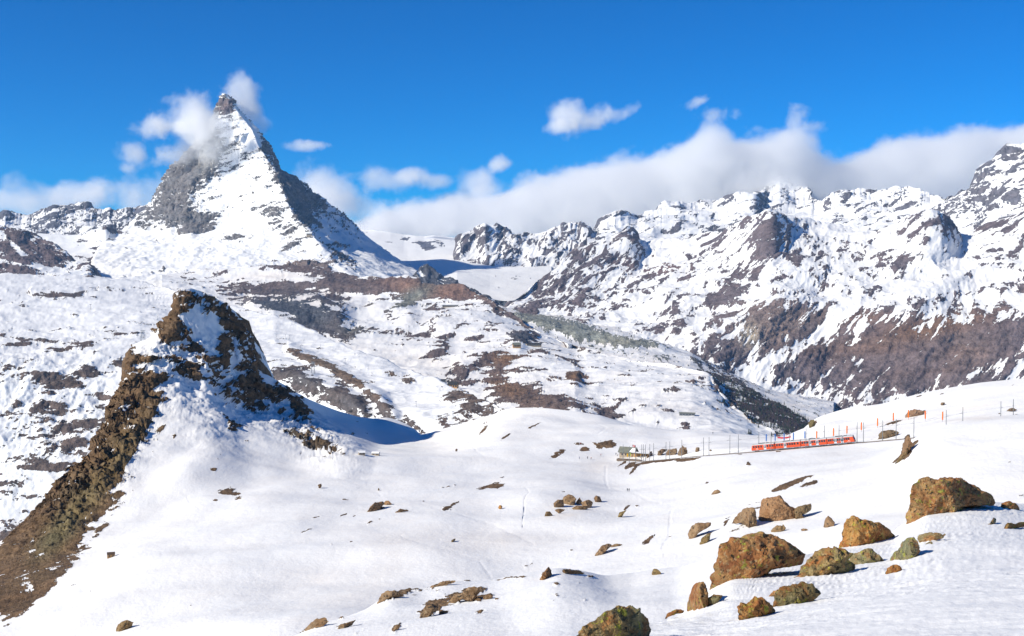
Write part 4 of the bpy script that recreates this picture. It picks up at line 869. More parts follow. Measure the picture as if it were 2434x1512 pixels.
# ------------------------------------------------------------------ boulders and outcrops
def rock_material(name, scale, cols, lichen, dark, bumpd):
    m, nt, out = new_mat(name)
    N, L = nt.nodes.new, nt.links.new
    tc = N('ShaderNodeNewGeometry')

    def noise(s, det, rough=.62, dist=0.0):
        n = N('ShaderNodeTexNoise')
        n.inputs['Scale'].default_value = s / scale
        n.inputs['Detail'].default_value = det
        n.inputs['Roughness'].default_value = rough
        n.inputs['Distortion'].default_value = dist
        L(tc.outputs['Position'], n.inputs['Vector'])
        return n.outputs['Fac']

    def ramp(f, a, b):
        r = N('ShaderNodeMapRange'); r.interpolation_type = 'SMOOTHSTEP'
        r.inputs['From Min'].default_value = a; r.inputs['From Max'].default_value = b
        L(f, r.inputs['Value'])
        return r.outputs['Result']

    def mix(f, a, b):
        x = N('ShaderNodeMix'); x.data_type = 'RGBA'
        L(f, x.inputs['Factor'])
        for k, v in (('A', a), ('B', b)):
            if isinstance(v, tuple): x.inputs[k].default_value = v + (1,)
            else: L(v, x.inputs[k])
        return x.outputs['Result']
    c = mix(ramp(noise(.7, 4), .40, .60), cols[0], cols[1])
    c = mix(ramp(noise(1.1, 5, .65, .5), .50, .64), c, cols[2])
    c = mix(ramp(noise(5.0, 5, .7), .53, .66), c, cols[3])
    if lichen:
        c = mix(ramp(noise(2.6, 6, .75), .565, .62), c, lichen)
    c = mix(ramp(noise(3.6, 6, .72, .6), .55, .62), c, dark)
    info = N('ShaderNodeObjectInfo')
    mul = N('ShaderNodeMix'); mul.data_type = 'RGBA'; mul.blend_type = 'MULTIPLY'
    mul.inputs['Factor'].default_value = 1.0
    L(c, mul.inputs['A']); L(info.outputs['Color'], mul.inputs['B'])
    bs = N('ShaderNodeBsdfPrincipled')
    L(mul.outputs['Result'], bs.inputs['Base Color'])
    bs.inputs['Roughness'].default_value = .88
    bs.inputs['Specular IOR Level'].default_value = .25
    bump = N('ShaderNodeBump')
    bump.inputs['Strength'].default_value = .9
    bump.inputs['Distance'].default_value = bumpd
    L(noise(2.2, 9, .68, .4), bump.inputs['Height'])
    L(bump.outputs[0], bs.inputs['Normal'])
    L(bs.outputs[0], out.inputs['Surface'])
    return m


ROCK_NEAR = rock_material('boulder_rust', 1.0, ((.43, .185, .065), (.46, .27, .11), (.30, .115, .045), (.50, .37, .2)), (.42, .41, .07), (.035, .03, .02), .5)
ROCK_GREEN = rock_material('boulder_green', 1.0, ((.31, .23, .11), (.25, .245, .135), (.39, .185, .07), (.45, .39, .23)), (.45, .45, .07), (.035, .035, .025), .5)
ROCK_MID = rock_material('outcrop_brown', 3.0, ((.26, .155, .08), (.31, .2, .11), (.2, .12, .06), (.35, .26, .16)), None, (.05, .04, .03), .9)
ROCK_FAR = rock_material('outcrop_far', 6.0, ((.22, .14, .08), (.26, .18, .11), (.17, .11, .07), (.29, .22, .15)), None, (.06, .05, .04), 1.6)


_LOOK = {}


def ground_d(names, px, py):
    """Forward distance of the ground where a frame position meets one of the named sheets."""
    best = (1e9, None)
    for nm in names:
        if nm not in _LOOK:
            P, PX, PY = SHEETS[nm]
            o = np.argsort(PX.reshape(-1))
            _LOOK[nm] = (P.reshape(-1, 3)[o], PX.reshape(-1)[o], PY.reshape(-1)[o])
        P, PX, PY = _LOOK[nm]
        i0, i1 = np.searchsorted(PX, (px - 4, px + 4))
        if i1 <= i0:
            continue
        P, PX, PY = P[i0:i1], PX[i0:i1], PY[i0:i1]
        e = (PX - px) ** 2 + (PY - py) ** 2
        i = int(np.argmin(e))
        near = e < 10
        if near.any():                       # the visible one of the folds that share this line of sight
            k = np.flatnonzero(near)
            i = int(k[np.argmin(P[k, 1])])
        if e[i] < best[0]:
            best = (e[i], P[i])
    return best[1]


def boulder(label, sheetname, tile, outline, mat, thick=.55, res=(72, 18), rough=.10, tint=(1, 1, 1), group=None, name='boulder', sink=.30, seed=None, crag=.45):
    pts = np.array(T(tile, *outline), float)[:, :2]
    seed = seed if seed is not None else (abs(hash((round(pts[0, 0]), round(pts[0, 1])))) % 97) * 1.37
    cx, cy = (pts[:, 0].min() + pts[:, 0].max()) / 2, (pts[:, 1].min() + pts[:, 1].max()) / 2
    w, h = np.ptp(pts[:, 0]), np.ptp(pts[:, 1])
    # where the lower edge meets the snow the distance varies along the foot: fit it
    names = [sheetname] if isinstance(sheetname, str) else sheetname
    low = pts[pts[:, 1] > cy + .05 * h]
    gs = np.array([ground_d(names, x, y - .04 * h)[1] for x, y in low])
    ok = np.abs(gs - np.median(gs)) < .25 * np.median(gs)
    if ok.sum() > 2 and np.ptp(low[ok, 0]) > .3 * w:
        kx, d = np.polyfit(low[ok, 0] - cx, gs[ok], 1)
    else:
        kx, d = 0.0, float(np.median(gs))
    kx = .8 * float(np.clip(kx, -.12 * d / w, .25 * d / w))
    s = d / FPX
    th = thick * min(w, h * 1.3) * s
    d = d + .12 * th
    # resample the outline by angle about its middle and let the buried part run down into the snow
    lo = pts[:, 1] > cy
    ext = pts.copy()
    ext[lo, 1] += sink * h * ((pts[lo, 1] - cy) / (.5 * h + 1e-6))
    under = (np.arange(len(pts)) > np.argmax(pts[:, 0])) & ~lo      # the foot of a tail higher up the slope
    ext[under, 1] += .55 * sink * h
    loop = np.concatenate([ext, ext[:1]], 0)
    seg = np.hypot(*np.diff(loop, axis=0).T)
    t = np.concatenate([[0], np.cumsum(seg)])
    nu, nr = int(res[0] * .85), max(6, int(res[1] * .8))
    u = np.linspace(0, t[-1], nu, endpoint=False)
    ol = np.stack([np.interp(u, t, loop[:, 0]), np.interp(u, t, loop[:, 1])], -1)
    c0 = np.array([cx, cy + .10 * h])
    rings = np.sin(np.linspace(0, math.pi / 2, nr + 1))[1:]
    V, F = [], []
    for side in (-1, 1):
        for r in (rings if side < 0 else rings[:-1]):
            xy = c0 + (ol - c0) * r
            prof = th * (1 - r ** 2.6) ** .55
            V.append(np.concatenate([xy, (d + kx * (xy[:, :1] - cx) + side * prof)], 1))
    V = np.concatenate(V, 0)
    cf, cb = len(V), len(V) + 1
    V = np.concatenate([V, [[c0[0], c0[1], d - th], [c0[0], c0[1], d + th]]], 0)
    P = wpt(V[:, 0], V[:, 1], V[:, 2])
    ring = lambda k: np.arange(k * nu, (k + 1) * nu)
    front = [ring(k) for k in range(nr)]
    back_ = [ring(nr + k) for k in range(nr - 1)] + [front[-1]]
    for stack, ctr, flip in ((front, cf, False), (back_, cb, True)):
        a = stack[0]
        for j in range(nu):
            tri = (ctr, a[j], a[(j + 1) % nu])
            F.append(tri if flip else tri[::-1])
        for a, b in zip(stack[:-1], stack[1:]):
            for j in range(nu):
                q = (a[j], b[j], b[(j + 1) % nu], a[(j + 1) % nu])
                F.append(q if flip else q[::-1])
    size = (w + h) * .5 * s
    cen = P.mean(0)
    rr_ = np.random.RandomState(int(seed * 10) % 9973)
    for _k in range(14):
        nk = np.array([rr_.normal() * .75, -1.0 if rr_.rand() < .8 else 1.0, rr_.normal() * .75])
        nk /= np.linalg.norm(nk)
        q = (P - cen) @ nk
        over = q - q.max() * rr_.uniform(.62, .92)
        P = P - np.clip(over, 0, None)[:, None] * nk * .85
    nrm = P - (cen + np.array([0, 0, -.15 * size]))
    nrm /= np.linalg.norm(nrm, axis=1, keepdims=True) + 1e-9
    disp = fbm(P, size * crag, 5, ridged=True, gain=.6, off=seed) * rough * size * 1.25
    # bedding joints: steps along a tilted plane set
    ax = np.array([.45, .2, .87])
    q = (P @ ax) / (size * .16) + 1.5 * fbm(P, size * .6, 2, off=seed + 3)
    disp += (np.abs((q % 1.0) - .5) - .25) * rough * size * .45
    P = P + disp[:, None] * nrm
    org = np.array([cen[0], cen[1], P[:, 2].min()])
    me = bpy.data.meshes.new(name)
    me.from_pydata((P - org).tolist(), [], [tuple(int(i) for i in f) for f in F])
    me.update()
    me.materials.append(mat)
    o = bpy.data.objects.new(name, me)
    o.location = org
    o.color = tuple(tint) + (1,)
    COL.objects.link(o)
    o['label'] = label
    o['category'] = 'rock'
    if group:
        o['group'] = group
    return o


G1 = 'boulders along the near snow slope'
NS = 'snow_slope'
boulder('largest rust brown boulder at the top right of the near snow slope', NS, 'R7', ((1640, 418), (1665, 330), (1690, 240), (1705, 205), (1730, 185), (1728, 150), (1745, 115), (1790, 103), (1815, 100), (1840, 120), (1880, 128), (1900, 122), (1960, 120), (2020, 118), (2060, 140), (2110, 165), (2140, 185), (2190, 195), (2250, 225), (2290, 265), (2250, 275), (2200, 265), (2150, 275), (2030, 285), (1990, 320), (1950, 345), (1900, 370), (1850, 385), (1790, 400), (1720, 412)), ROCK_NEAR, res=(150, 40), group=G1)
boulder('low rock at the right tip of the largest rust boulder', NS, 'R7', ((2265, 290), (2290, 265), (2340, 250), (2390, 270), (2415, 300), (2360, 303), (2310, 300)), ROCK_NEAR, group=G1)
boulder('ochre boulder with a steep left side below the largest boulder', NS, 'R7', ((1218, 565), (1225, 500), (1240, 430), (1250, 395), (1290, 375), (1330, 355), (1355, 370), (1375, 385), (1400, 385), (1430, 395), (1480, 395), (1530, 420), (1560, 445), (1590, 475), (1560, 490), (1490, 515), (1430, 535), (1360, 555), (1290, 568)), ROCK_NEAR, res=(120, 32), tint=(1.08, 1.05, .85), group=G1)
boulder('big rounded rust boulder with a long tail to the right', NS, 'R7', ((395, 870), (400, 800), (415, 720), (430, 640), (440, 580), (470, 550), (510, 520), (550, 490), (610, 470), (660, 463), (710, 470), (760, 482), (800, 490), (850, 510), (900, 540), (960, 560), (1025, 590), (980, 600), (900, 605), (830, 625), (770, 620), (745, 640), (760, 665), (795, 680), (760, 700), (700, 735), (640, 770), (580, 790), (550, 810), (520, 840), (480, 880), (440, 880)), ROCK_NEAR, res=(160, 44), thick=.45, group=G1)
boulder('rust block leaning against the left foot of the big rounded boulder', NS, 'R7', ((240, 975), (240, 920), (255, 860), (265, 820), (290, 785), (340, 780), (390, 790), (400, 830), (390, 870), (440, 880), (400, 930), (370, 950), (310, 965)), ROCK_NEAR, res=(90, 24), tint=(.9, .85, .85), group=G1)
boulder('dark mossy stone under the big rounded boulder', NS, 'R7', ((365, 930), (375, 880), (410, 862), (475, 868), (450, 900), (400, 925)), ROCK_GREEN, tint=(.75, .75, .7), group=G1)
boulder('long mottled outcrop in the middle of the near slope', NS, 'R7', ((890, 790), (900, 760), (950, 720), (1000, 690), (1030, 650), (1050, 620), (1080, 590), (1130, 580), (1180, 585), (1190, 560), (1230, 575), (1280, 590), (1320, 600), (1285, 640), (1300, 665), (1330, 690), (1300, 710), (1230, 725), (1180, 745), (1130, 770), (1060, 790), (980, 785)), ROCK_GREEN, res=(140, 36), thick=.4, rough=.13, tint=(1.1, .95, .8), group=G1)
boulder('pale green rock with a pointed top joined to the mottled outcrop', NS, 'R7', ((1285, 640), (1320, 610), (1380, 580), (1430, 557), (1450, 580), (1490, 610), (1525, 635), (1470, 640), (1400, 655), (1340, 665), (1300, 660)), ROCK_GREEN, res=(90, 22), rough=.12, group=G1)
boulder('dark lichen covered rock below the mottled outcrop', NS, 'R7', ((815, 950), (812, 890), (830, 850), (850, 800), (880, 785), (910, 800), (980, 790), (1050, 800), (1080, 820), (1100, 860), (1060, 890), (1030, 915), (980, 930), (940, 950), (890, 960), (850, 965)), ROCK_GREEN, res=(120, 32), rough=.13, tint=(.8, .75, .65), group=G1)
boulder('low brown slab at the left of the dark lichen rock', NS, 'R7', ((765, 872), (800, 840), (845, 825), (855, 850), (820, 868)), ROCK_NEAR, group=G1)
boulder('square split boulder lowest on the near slope', NS, 'R7', ((555, 1035), (555, 980), (560, 940), (600, 915), (650, 910), (680, 885), (720, 890), (760, 910), (795, 935), (810, 970), (760, 985), (700, 1000), (650, 1020), (600, 1030)), ROCK_NEAR, res=(110, 30), rough=.13, tint=(1, .92, .75), group=G1)
boulder('green grey boulder standing alone on the open snow slope', NS, 'R7', ((1550, 650), (1560, 610), (1590, 580), (1630, 560), (1640, 520), (1690, 500), (1720, 488), (1760, 510), (1790, 545), (1798, 570), (1760, 590), (1740, 610), (1760, 635), (1720, 630), (1660, 640), (1600, 648)), ROCK_GREEN, res=(110, 28), rough=.12, group=G1)
boulder('flat green slab behind the lone green boulder', NS, 'R7', ((1728, 490), (1760, 470), (1830, 460), (1880, 462), (1920, 480), (1955, 475), (1930, 490), (1860, 500), (1800, 512), (1760, 515)), ROCK_GREEN, res=(80, 16), group=G1)
boulder('small flat rock in the snow below the lone green boulder', NS, 'R7', ((1530, 720), (1545, 690), (1580, 670), (1620, 670), (1668, 678), (1650, 700), (1600, 712)), ROCK_NEAR, tint=(.9, .9, .7), group=G1)
boulder('tiny stone beside the flat green slab', NS, 'R7', ((1790, 525), (1830, 514), (1865, 528), (1820, 533)), ROCK_GREEN, res=(40, 10), group=G1)
boulder('small pointed stone near the right edge of the near slope', NS, 'R7', ((2185, 410), (2215, 395), (2235, 360), (2255, 370), (2250, 395), (2210, 405)), ROCK_GREEN, res=(50, 12), group=G1)
boulder('low rock cut by the right edge of the picture', NS, 'R7', ((2255, 443), (2290, 410), (2330, 395), (2380, 405), (2400, 390), (2440, 385), (2450, 410), (2380, 425), (2310, 435)), ROCK_NEAR, tint=(.85, .9, .75), group=G1)
boulder('green and rust boulder cut by the bottom edge of the picture', NS, 'R8', ((1750, 1540), (1800, 1470), (1870, 1430), (1950, 1380), (2040, 1345), (2110, 1335), (2150, 1355), (2200, 1335), (2260, 1328), (2310, 1360), (2325, 1400), (2345, 1450), (2290, 1470), (2230, 1490), (2230, 1560), (2000, 1600), (1800, 1590)), ROCK_GREEN, res=(150, 40), rough=.11, sink=.1, tint=(1.05, 1, .9), group=G1)
boulder('flat dark rock between the bottom boulder and the leaning block', NS, 'R7', ((85, 1005), (120, 980), (170, 960), (215, 957), (232, 972), (170, 985)), ROCK_NEAR, tint=(.8, .8, .75), group=G1)

G2 = 'rocks on the knoll behind the near slope'
NF = 'snowfield'
boulder('broad smooth boulder on top of the knoll', NF, 'R7', ((705, 370), (718, 320), (725, 270), (740, 240), (790, 225), (840, 215), (870, 250), (905, 290), (940, 300), (985, 330), (960, 360), (900, 375), (870, 400), (830, 395), (800, 400), (760, 390)), ROCK_MID, res=(100, 26), rough=.07, tint=(1.2, 1.05, .95), group=G2)
boulder('jagged rock at the left side of the knoll boulder', NF, 'R7', ((555, 390), (580, 340), (600, 310), (660, 300), (715, 300), (710, 370), (720, 430), (690, 450), (630, 440), (620, 400), (590, 385)), ROCK_MID, rough=.14, group=G2)
boulder('dark ledge sticking out right of the knoll boulder', NF, 'R7', ((945, 305), (985, 288), (1050, 268), (1045, 295), (1010, 320), (985, 335), (1005, 355), (995, 382), (930, 380), (950, 350)), ROCK_MID, rough=.14, tint=(.8, .85, .8), group=G2)
boulder('low slab below the knoll boulder', NF, 'R7', ((780, 440), (830, 410), (900, 420), (890, 440), (830, 452), (790, 455)), ROCK_MID, res=(50, 12), tint=(1, 1, .9), group=G2)
boulder('brown dome of rock on the left flank of the knoll', NF, 'R7', ((222, 520), (240, 470), (270, 425), (310, 395), (360, 380), (400, 380), (390, 395), (340, 420), (300, 450), (250, 500)), ROCK_MID, thick=.4, group=G2)
boulder('greenish rock left below the knoll', NF, 'R7', ((318, 540), (330, 500), (370, 470), (395, 465), (385, 510), (350, 530)), ROCK_MID, res=(50, 12), tint=(.95, 1.05, .8), group=G2)
boulder('lone upright stone in the snow right of the knoll', NF, 'R7', ((1130, 410), (1140, 370), (1160, 348), (1185, 360), (1208, 390), (1195, 405), (1165, 432), (1145, 430)), ROCK_MID, res=(56, 14), rough=.06, tint=(1, .95, .9), group=G2)
boulder('small flat stone below the lone upright stone', NF, 'R7', ((965, 442), (990, 432), (1030, 433), (1042, 440), (1000, 446)), ROCK_MID, res=(36, 8), group=G2)

G3 = 'rocks in the snow basin'
boulder('left block of the brown rock cluster on the basin hump', NF, 'R8', ((1620, 665), (1650, 640), (1685, 640), (1690, 680), (1665, 692), (1630, 685)), ROCK_MID, res=(50, 12), rough=.07, group=G3)
boulder('tallest block of the brown rock cluster on the basin hump', NF, 'R8', ((1675, 650), (1690, 620), (1720, 607), (1760, 612), (1772, 640), (1765, 670), (1730, 678), (1690, 668)), ROCK_MID, res=(56, 14), rough=.07, group=G3)
boulder('narrow middle block of the brown rock cluster on the basin hump', NF, 'R8', ((1765, 655), (1790, 625), (1808, 655), (1800, 678), (1772, 675)), ROCK_MID, res=(46, 12), rough=.07, group=G3)
boulder('right block of the brown rock cluster on the basin hump', NF, 'R8', ((1800, 655), (1850, 638), (1880, 655), (1862, 682), (1812, 690)), ROCK_MID, res=(50, 12), rough=.07, group=G3)
boulder('lowest block of the brown rock cluster on the basin hump', NF, 'R8', ((1730, 695), (1770, 678), (1830, 680), (1868, 672), (1840, 696), (1770, 708)), ROCK_MID, res=(46, 12), rough=.07, group=G3)
boulder('round rock just right of the brown rock cluster', NF, 'R8', ((1880, 630), (1895, 613), (1920, 622), (1932, 645), (1905, 660), (1888, 650)), ROCK_MID, res=(46, 12), group=G3)
boulder('low rock left below the brown rock cluster', NF, 'R8', ((1565, 740), (1575, 717), (1600, 712), (1617, 735), (1590, 743)), ROCK_MID, res=(46, 12), tint=(.85, .9, .85), group=G3)
boulder('flat stone between the rock cluster and its low outlier', NF, 'R8', ((1625, 706), (1660, 697), (1700, 705), (1660, 721)), ROCK_MID, res=(40, 10), group=G3)
boulder('orange stone alone in the middle of the basin', NF, 'R8', ((1268, 690), (1275, 676), (1288, 674), (1296, 686), (1284, 699)), ROCK_MID, res=(36, 10), tint=(1.6, 1.25, .7), group=G3)
boulder('long brown rock hump on the left of the basin', NF, 'R8', ((415, 728), (445, 690), (480, 660), (530, 652), (545, 665), (520, 685), (550, 688), (500, 700), (450, 715)), ROCK_MID, res=(60, 14), tint=(1.1, 1, .9), group=G3)
boulder('small peaked rock at the tip of the long brown hump', NF, 'R8', ((530, 664), (550, 645), (570, 648), (592, 667), (560, 672)), ROCK_MID, res=(40, 10), tint=(1.1, 1, .9), group=G3)
boulder('low pair of stones right of the long brown hump', NF, 'R8', ((603, 720), (640, 698), (672, 705), (700, 697), (695, 710), (640, 716)), ROCK_MID, res=(44, 10), group=G3)
boulder('dark stone standing on the ridge at the left of the basin', NF, 'R8', ((118, 562), (120, 545), (135, 537), (140, 550), (130, 562)), ROCK_MID, res=(36, 10), tint=(.7, .65, .6), group=G3)
boulder('small dark upright stone in the left of the basin', NF, 'R8', ((497, 578), (502, 562), (509, 572), (508, 579)), ROCK_MID, res=(30, 8), tint=(.6, .6, .55), group=G3)
boulder('small grey stone in the lower middle of the basin', NF, 'R8', ((962, 912), (970, 898), (998, 885), (992, 900), (972, 912)), ROCK_MID, res=(36, 8), tint=(.9, .95, .85), group=G3)
boulder('curving brown outcrop in the snow right of the basin', NF, 'R8', ((1875, 1025), (1890, 985), (1930, 935), (1980, 920), (2000, 928), (1960, 950), (1920, 1000)), ROCK_MID, res=(60, 12), group=G3)
boulder('flat brown outcrop beside the curving one', NF, 'R8', ((1980, 938), (2020, 922), (2065, 925), (2075, 930), (2030, 940)), ROCK_MID, res=(44, 10), group=G3)
boulder('green rock at the edge of the slope right of the basin', NF, 'R8', ((2032, 748), (2045, 722), (2075, 712), (2090, 705), (2070, 725), (2055, 745)), ROCK_MID, res=(44, 10), tint=(.85, .95, .75), group=G3)
boulder('low brown rock in the snow below the hikers', NF, 'R6', ((832, 703), (850, 685), (880, 672), (908, 685), (900, 697), (860, 703)), ROCK_MID, res=(50, 12), group=G3)

G4 = 'rocks on the middle snow shoulder'
SH = 'snow_shoulder'
boulder('pointed brown rock on the crest of the snow shoulder', SH, 'R8', ((1518, 1180), (1535, 1140), (1560, 1110), (1590, 1070), (1605, 1085), (1620, 1130), (1580, 1140), (1550, 1160)), ROCK_MID, res=(60, 16), rough=.12, tint=(1.1, .95, .8), group=G4)
boulder('row of dark rock right of the pointed rock', SH, 'R8', ((1618, 1082), (1650, 1070), (1700, 1085), (1730, 1095), (1780, 1090), (1835, 1105), (1780, 1112), (1740, 1117), (1700, 1105), (1650, 1095)), ROCK_MID, res=(64, 14), rough=.12, tint=(.9, .9, .8), group=G4)
boulder('greenish stone on the shoulder near the big boulders', SH, 'R8', ((2248, 1115), (2262, 1085), (2285, 1080), (2310, 1105), (2312, 1120), (2270, 1124)), ROCK_MID, res=(50, 12), tint=(.9, 1, .8), group=G4)
boulder('long ragged outcrop across the front of the shoulder', SH, 'R8', ((885, 1310), (930, 1295), (970, 1250), (1030, 1240), (1070, 1210), (1110, 1203), (1180, 1225), (1140, 1235), (1165, 1285), (1130, 1295), (1060, 1260), (980, 1300), (930, 1312)), ROCK_MID, res=(90, 18), thick=.35, rough=.12, group=G4)
boulder('brown rock at the lower left end of the ragged outcrop', SH, 'R8', ((765, 1410), (770, 1370), (800, 1325), (840, 1310), (880, 1315), (885, 1335), (840, 1370), (815, 1400)), ROCK_MID, res=(60, 16), rough=.12, group=G4)
boulder('round rock right of the ragged outcrop', SH, 'R8', ((1170, 1268), (1195, 1248), (1235, 1250), (1230, 1268), (1195, 1280)), ROCK_MID, res=(44, 10), group=G4)
boulder('low dark rock below the ragged outcrop', SH, 'R8', ((882, 1368), (900, 1352), (950, 1350), (955, 1360), (910, 1370)), ROCK_MID, res=(44, 10), tint=(.85, .85, .8), group=G4)
boulder('small brown rock in the snow right below the ragged outcrop', SH, 'R8', ((1132, 1364), (1145, 1345), (1180, 1342), (1165, 1358), (1140, 1368)), ROCK_MID, res=(40, 10), group=G4)
boulder('brown slab at the left end of the shoulder crest', SH, 'R8', ((488, 1302), (520, 1250), (560, 1225), (600, 1215), (620, 1235), (685, 1247), (660, 1260), (580, 1262), (530, 1290)), ROCK_MID, res=(64, 14), thick=.35, rough=.12, group=G4)
boulder('long flat rock along the middle of the shoulder crest', SH, 'R8', ((815, 1203), (850, 1185), (930, 1160), (1000, 1152), (1030, 1160), (950, 1180), (880, 1195)), ROCK_MID, res=(60, 12), thick=.35, group=G4)
boulder('brown rock at the bottom left of the shoulder', SH, 'R8', ((5, 1480), (40, 1450), (90, 1410), (150, 1395), (195, 1410), (190, 1430), (110, 1450), (50, 1478)), ROCK_MID, res=(60, 14), thick=.4, rough=.12, group=G4)
boulder('low split rock right of the bottom left rock', SH, 'R8', ((212, 1472), (225, 1442), (290, 1432), (358, 1408), (330, 1435), (280, 1455), (230, 1473)), ROCK_MID, res=(56, 12), thick=.4, rough=.12, group=G4)
boulder('small brown stone at the bottom of the shoulder', SH, 'R8', ((595, 1478), (602, 1455), (620, 1442), (645, 1445), (625, 1468)), ROCK_MID, res=(44, 10), group=G4)
boulder('grey stone in the snow at the very bottom left', NF, 'D', ((268, 1500), (280, 1484), (300, 1474), (318, 1478), (312, 1490), (290, 1503)), ROCK_MID, res=(48, 12), tint=(.9, .9, .75), group=G4)

G5 = 'outcrops along the railway'
boulder('tall craggy outcrop behind the railway by the station', NF, 'S6', ((1600, 490), (1610, 430), (1640, 380), (1700, 315), (1740, 355), (1780, 340), (1790, 380), (1845, 375), (1835, 455), (1770, 460), (1720, 490), (1640, 495)), ROCK_FAR, res=(70, 18), rough=.13, group=G5)
boulder('broad craggy outcrop between the station and the tall one', NF, 'S6', ((1370, 480), (1390, 430), (1430, 395), (1500, 385), (1560, 360), (1610, 345), (1605, 400), (1600, 450), (1540, 490), (1460, 495)), ROCK_FAR, res=(70, 18), rough=.13, group=G5)
boulder('slanting outcrop nearest to the station', NF, 'S6', ((1190, 520), (1210, 450), (1260, 400), (1320, 370), (1400, 385), (1420, 390), (1340, 420), (1300, 470), (1240, 500)), ROCK_FAR, res=(64, 16), rough=.13, group=G5)
boulder('thin slanting rib of rock beside the platform end', NF, 'S6', ((990, 565), (1010, 510), (1050, 460), (1085, 420), (1108, 420), (1085, 470), (1040, 530), (1005, 568)), ROCK_FAR, res=(50, 10), group=G5)
boulder('small square outcrop right of the tall craggy one', NF, 'S6', ((1950, 412), (1970, 345), (2040, 340), (2040, 400), (1990, 420)), ROCK_FAR, res=(50, 12), rough=.12, group=G5)
boulder('low stone beside the small square outcrop', NF, 'S6', ((2225, 400), (2250, 380), (2275, 395), (2255, 411)), ROCK_FAR, res=(36, 8), group=G5)
boulder('long flat topped outcrop behind the front of the train', NF, 'S7', ((365, 670), (390, 620), (430, 590), (500, 575), (600, 572), (700, 590), (760, 608), (740, 625), (650, 625), (560, 650), (480, 672), (440, 660), (400, 670)), ROCK_FAR, res=(70, 16), rough=.12, tint=(.8, .82, .8), group=G5)
boulder('upright rusty outcrop on the bank beside the line', NF, 'S7', ((720, 930), (735, 850), (740, 760), (775, 700), (790, 670), (850, 627), (900, 655), (890, 720), (880, 770), (850, 860), (790, 910)), ROCK_FAR, res=(80, 18), rough=.11, thick=.4, tint=(1.15, 1, .85), group=G5)
boulder('sloping tail of rock running down from the rusty outcrop', NF, 'S7', ((550, 1052), (620, 985), (690, 935), (760, 885), (850, 825), (960, 730), (940, 780), (850, 870), (780, 930), (700, 978), (620, 1022)), ROCK_FAR, res=(80, 12), thick=.3, tint=(.95, .95, .75), group=G5)
boulder('pinkish outcrop behind the orange posts', NF, 'S7', ((715, 386), (770, 340), (830, 295), (900, 272), (970, 278), (1040, 300), (1100, 295), (1155, 308), (1100, 330), (1000, 345), (900, 362), (820, 372), (750, 387)), ROCK_FAR, res=(72, 14), thick=.35, rough=.12, tint=(1.15, 1.05, 1.1), group=G5)
boulder('small oval rock high on the right hill', NF, 'S7', ((1265, 205), (1275, 178), (1325, 175), (1330, 192), (1300, 210)), ROCK_FAR, res=(40, 10), group=G5)
boulder('low rock at the right end of the upper line', NF, 'S7', ((2180, 288), (2230, 265), (2290, 248), (2330, 262), (2350, 298), (2290, 290)), ROCK_FAR, res=(50, 10), group=G5)
boulder('dark mossy knob at the foot of the right hill skyline', NF, 'R6', ((1568, 205), (1562, 175), (1580, 150), (1605, 150), (1612, 185), (1595, 205)), ROCK_FAR, res=(50, 12), tint=(.7, .8, .6), group=G5)
# ------------------------------------------------------------------ small things: shared builders
def plain(name, col, rough=.6, spec=.3, metal=0.0, vary=.12, scale=1.5):
    m, nt, out = new_mat(name)
    N, L = nt.nodes.new, nt.links.new
    n = N('ShaderNodeTexNoise'); n.inputs['Scale'].default_value = scale; n.inputs['Detail'].default_value = 4
    g = N('ShaderNodeNewGeometry'); L(g.outputs['Position'], n.inputs['Vector'])
    mr = N('ShaderNodeMapRange'); mr.inputs['To Min'].default_value = 1 - vary * 2; mr.inputs['To Max'].default_value = 1 + vary * 2
    L(n.outputs['Fac'], mr.inputs['Value'])
    v = N('ShaderNodeVectorMath'); v.operation = 'SCALE'; v.inputs[0].default_value = col
    L(mr.outputs['Result'], v.inputs['Scale'])
    b = N('ShaderNodeBsdfPrincipled'); L(v.outputs[0], b.inputs['Base Color'])
    b.inputs['Roughness'].default_value = rough; b.inputs['Specular IOR Level'].default_value = spec; b.inputs['Metallic'].default_value = metal
    L(b.outputs[0], out.inputs['Surface'])
    return m


def tinted(name):
    m, nt, out = new_mat(name)
    i = nt.nodes.new('ShaderNodeObjectInfo'); b = nt.nodes.new('ShaderNodeBsdfPrincipled')
    nt.links.new(i.outputs['Color'], b.inputs['Base Color']); b.inputs['Roughness'].default_value = .8
    nt.links.new(b.outputs[0], out.inputs['Surface'])
    return m


M_ORANGE = plain('train_paint', (.60, .07, .013), .4, .5, vary=.05)
M_ROOF = plain('train_roof', (.42, .43, .44), .5)
M_DARK = plain('underframe', (.03, .03, .032), .7)
M_GLASS = plain('window_glass', (.025, .03, .04), .12, .6, vary=.02)
M_DOOR = plain('door_paint', (.55, .57, .60), .45)
M_WHITE = plain('white_mark', (.8, .8, .8), .6, vary=.02)
M_STEEL = plain('galvanised_steel', (.22, .235, .25), .5, .4, .3)
M_RAIL = plain('rail_steel', (.14, .11, .09), .5, .4, .5)
M_BALLAST = plain('ballast', (.17, .13, .10), .95, .1, vary=.3, scale=3)
M_POSTO = plain('post_pad_orange', (.85, .17, .015), .7, vary=.04)
M_POSTB = plain('post_pad_blue', (.02, .14, .45), .7, vary=.04)
M_WOOD = plain('timber', (.42, .24, .10), .8, vary=.2)
M_STONE = plain('masonry', (.34, .28, .21), .9, vary=.2)
M_SHEET = plain('roof_sheet', (.17, .175, .14), .6, vary=.2, scale=.6)
M_SNOW = plain('roof_snow', (.84, .84, .83), .9, .1, vary=.02)
M_RED = plain('red_cloth', (.42, .025, .03), .8, vary=.05)
M_YEL = plain('yellow_paint', (.75, .42, .02), .6, vary=.05)
M_GREEN = plain('lime_cloth', (.42, .6, .03), .8, vary=.05)
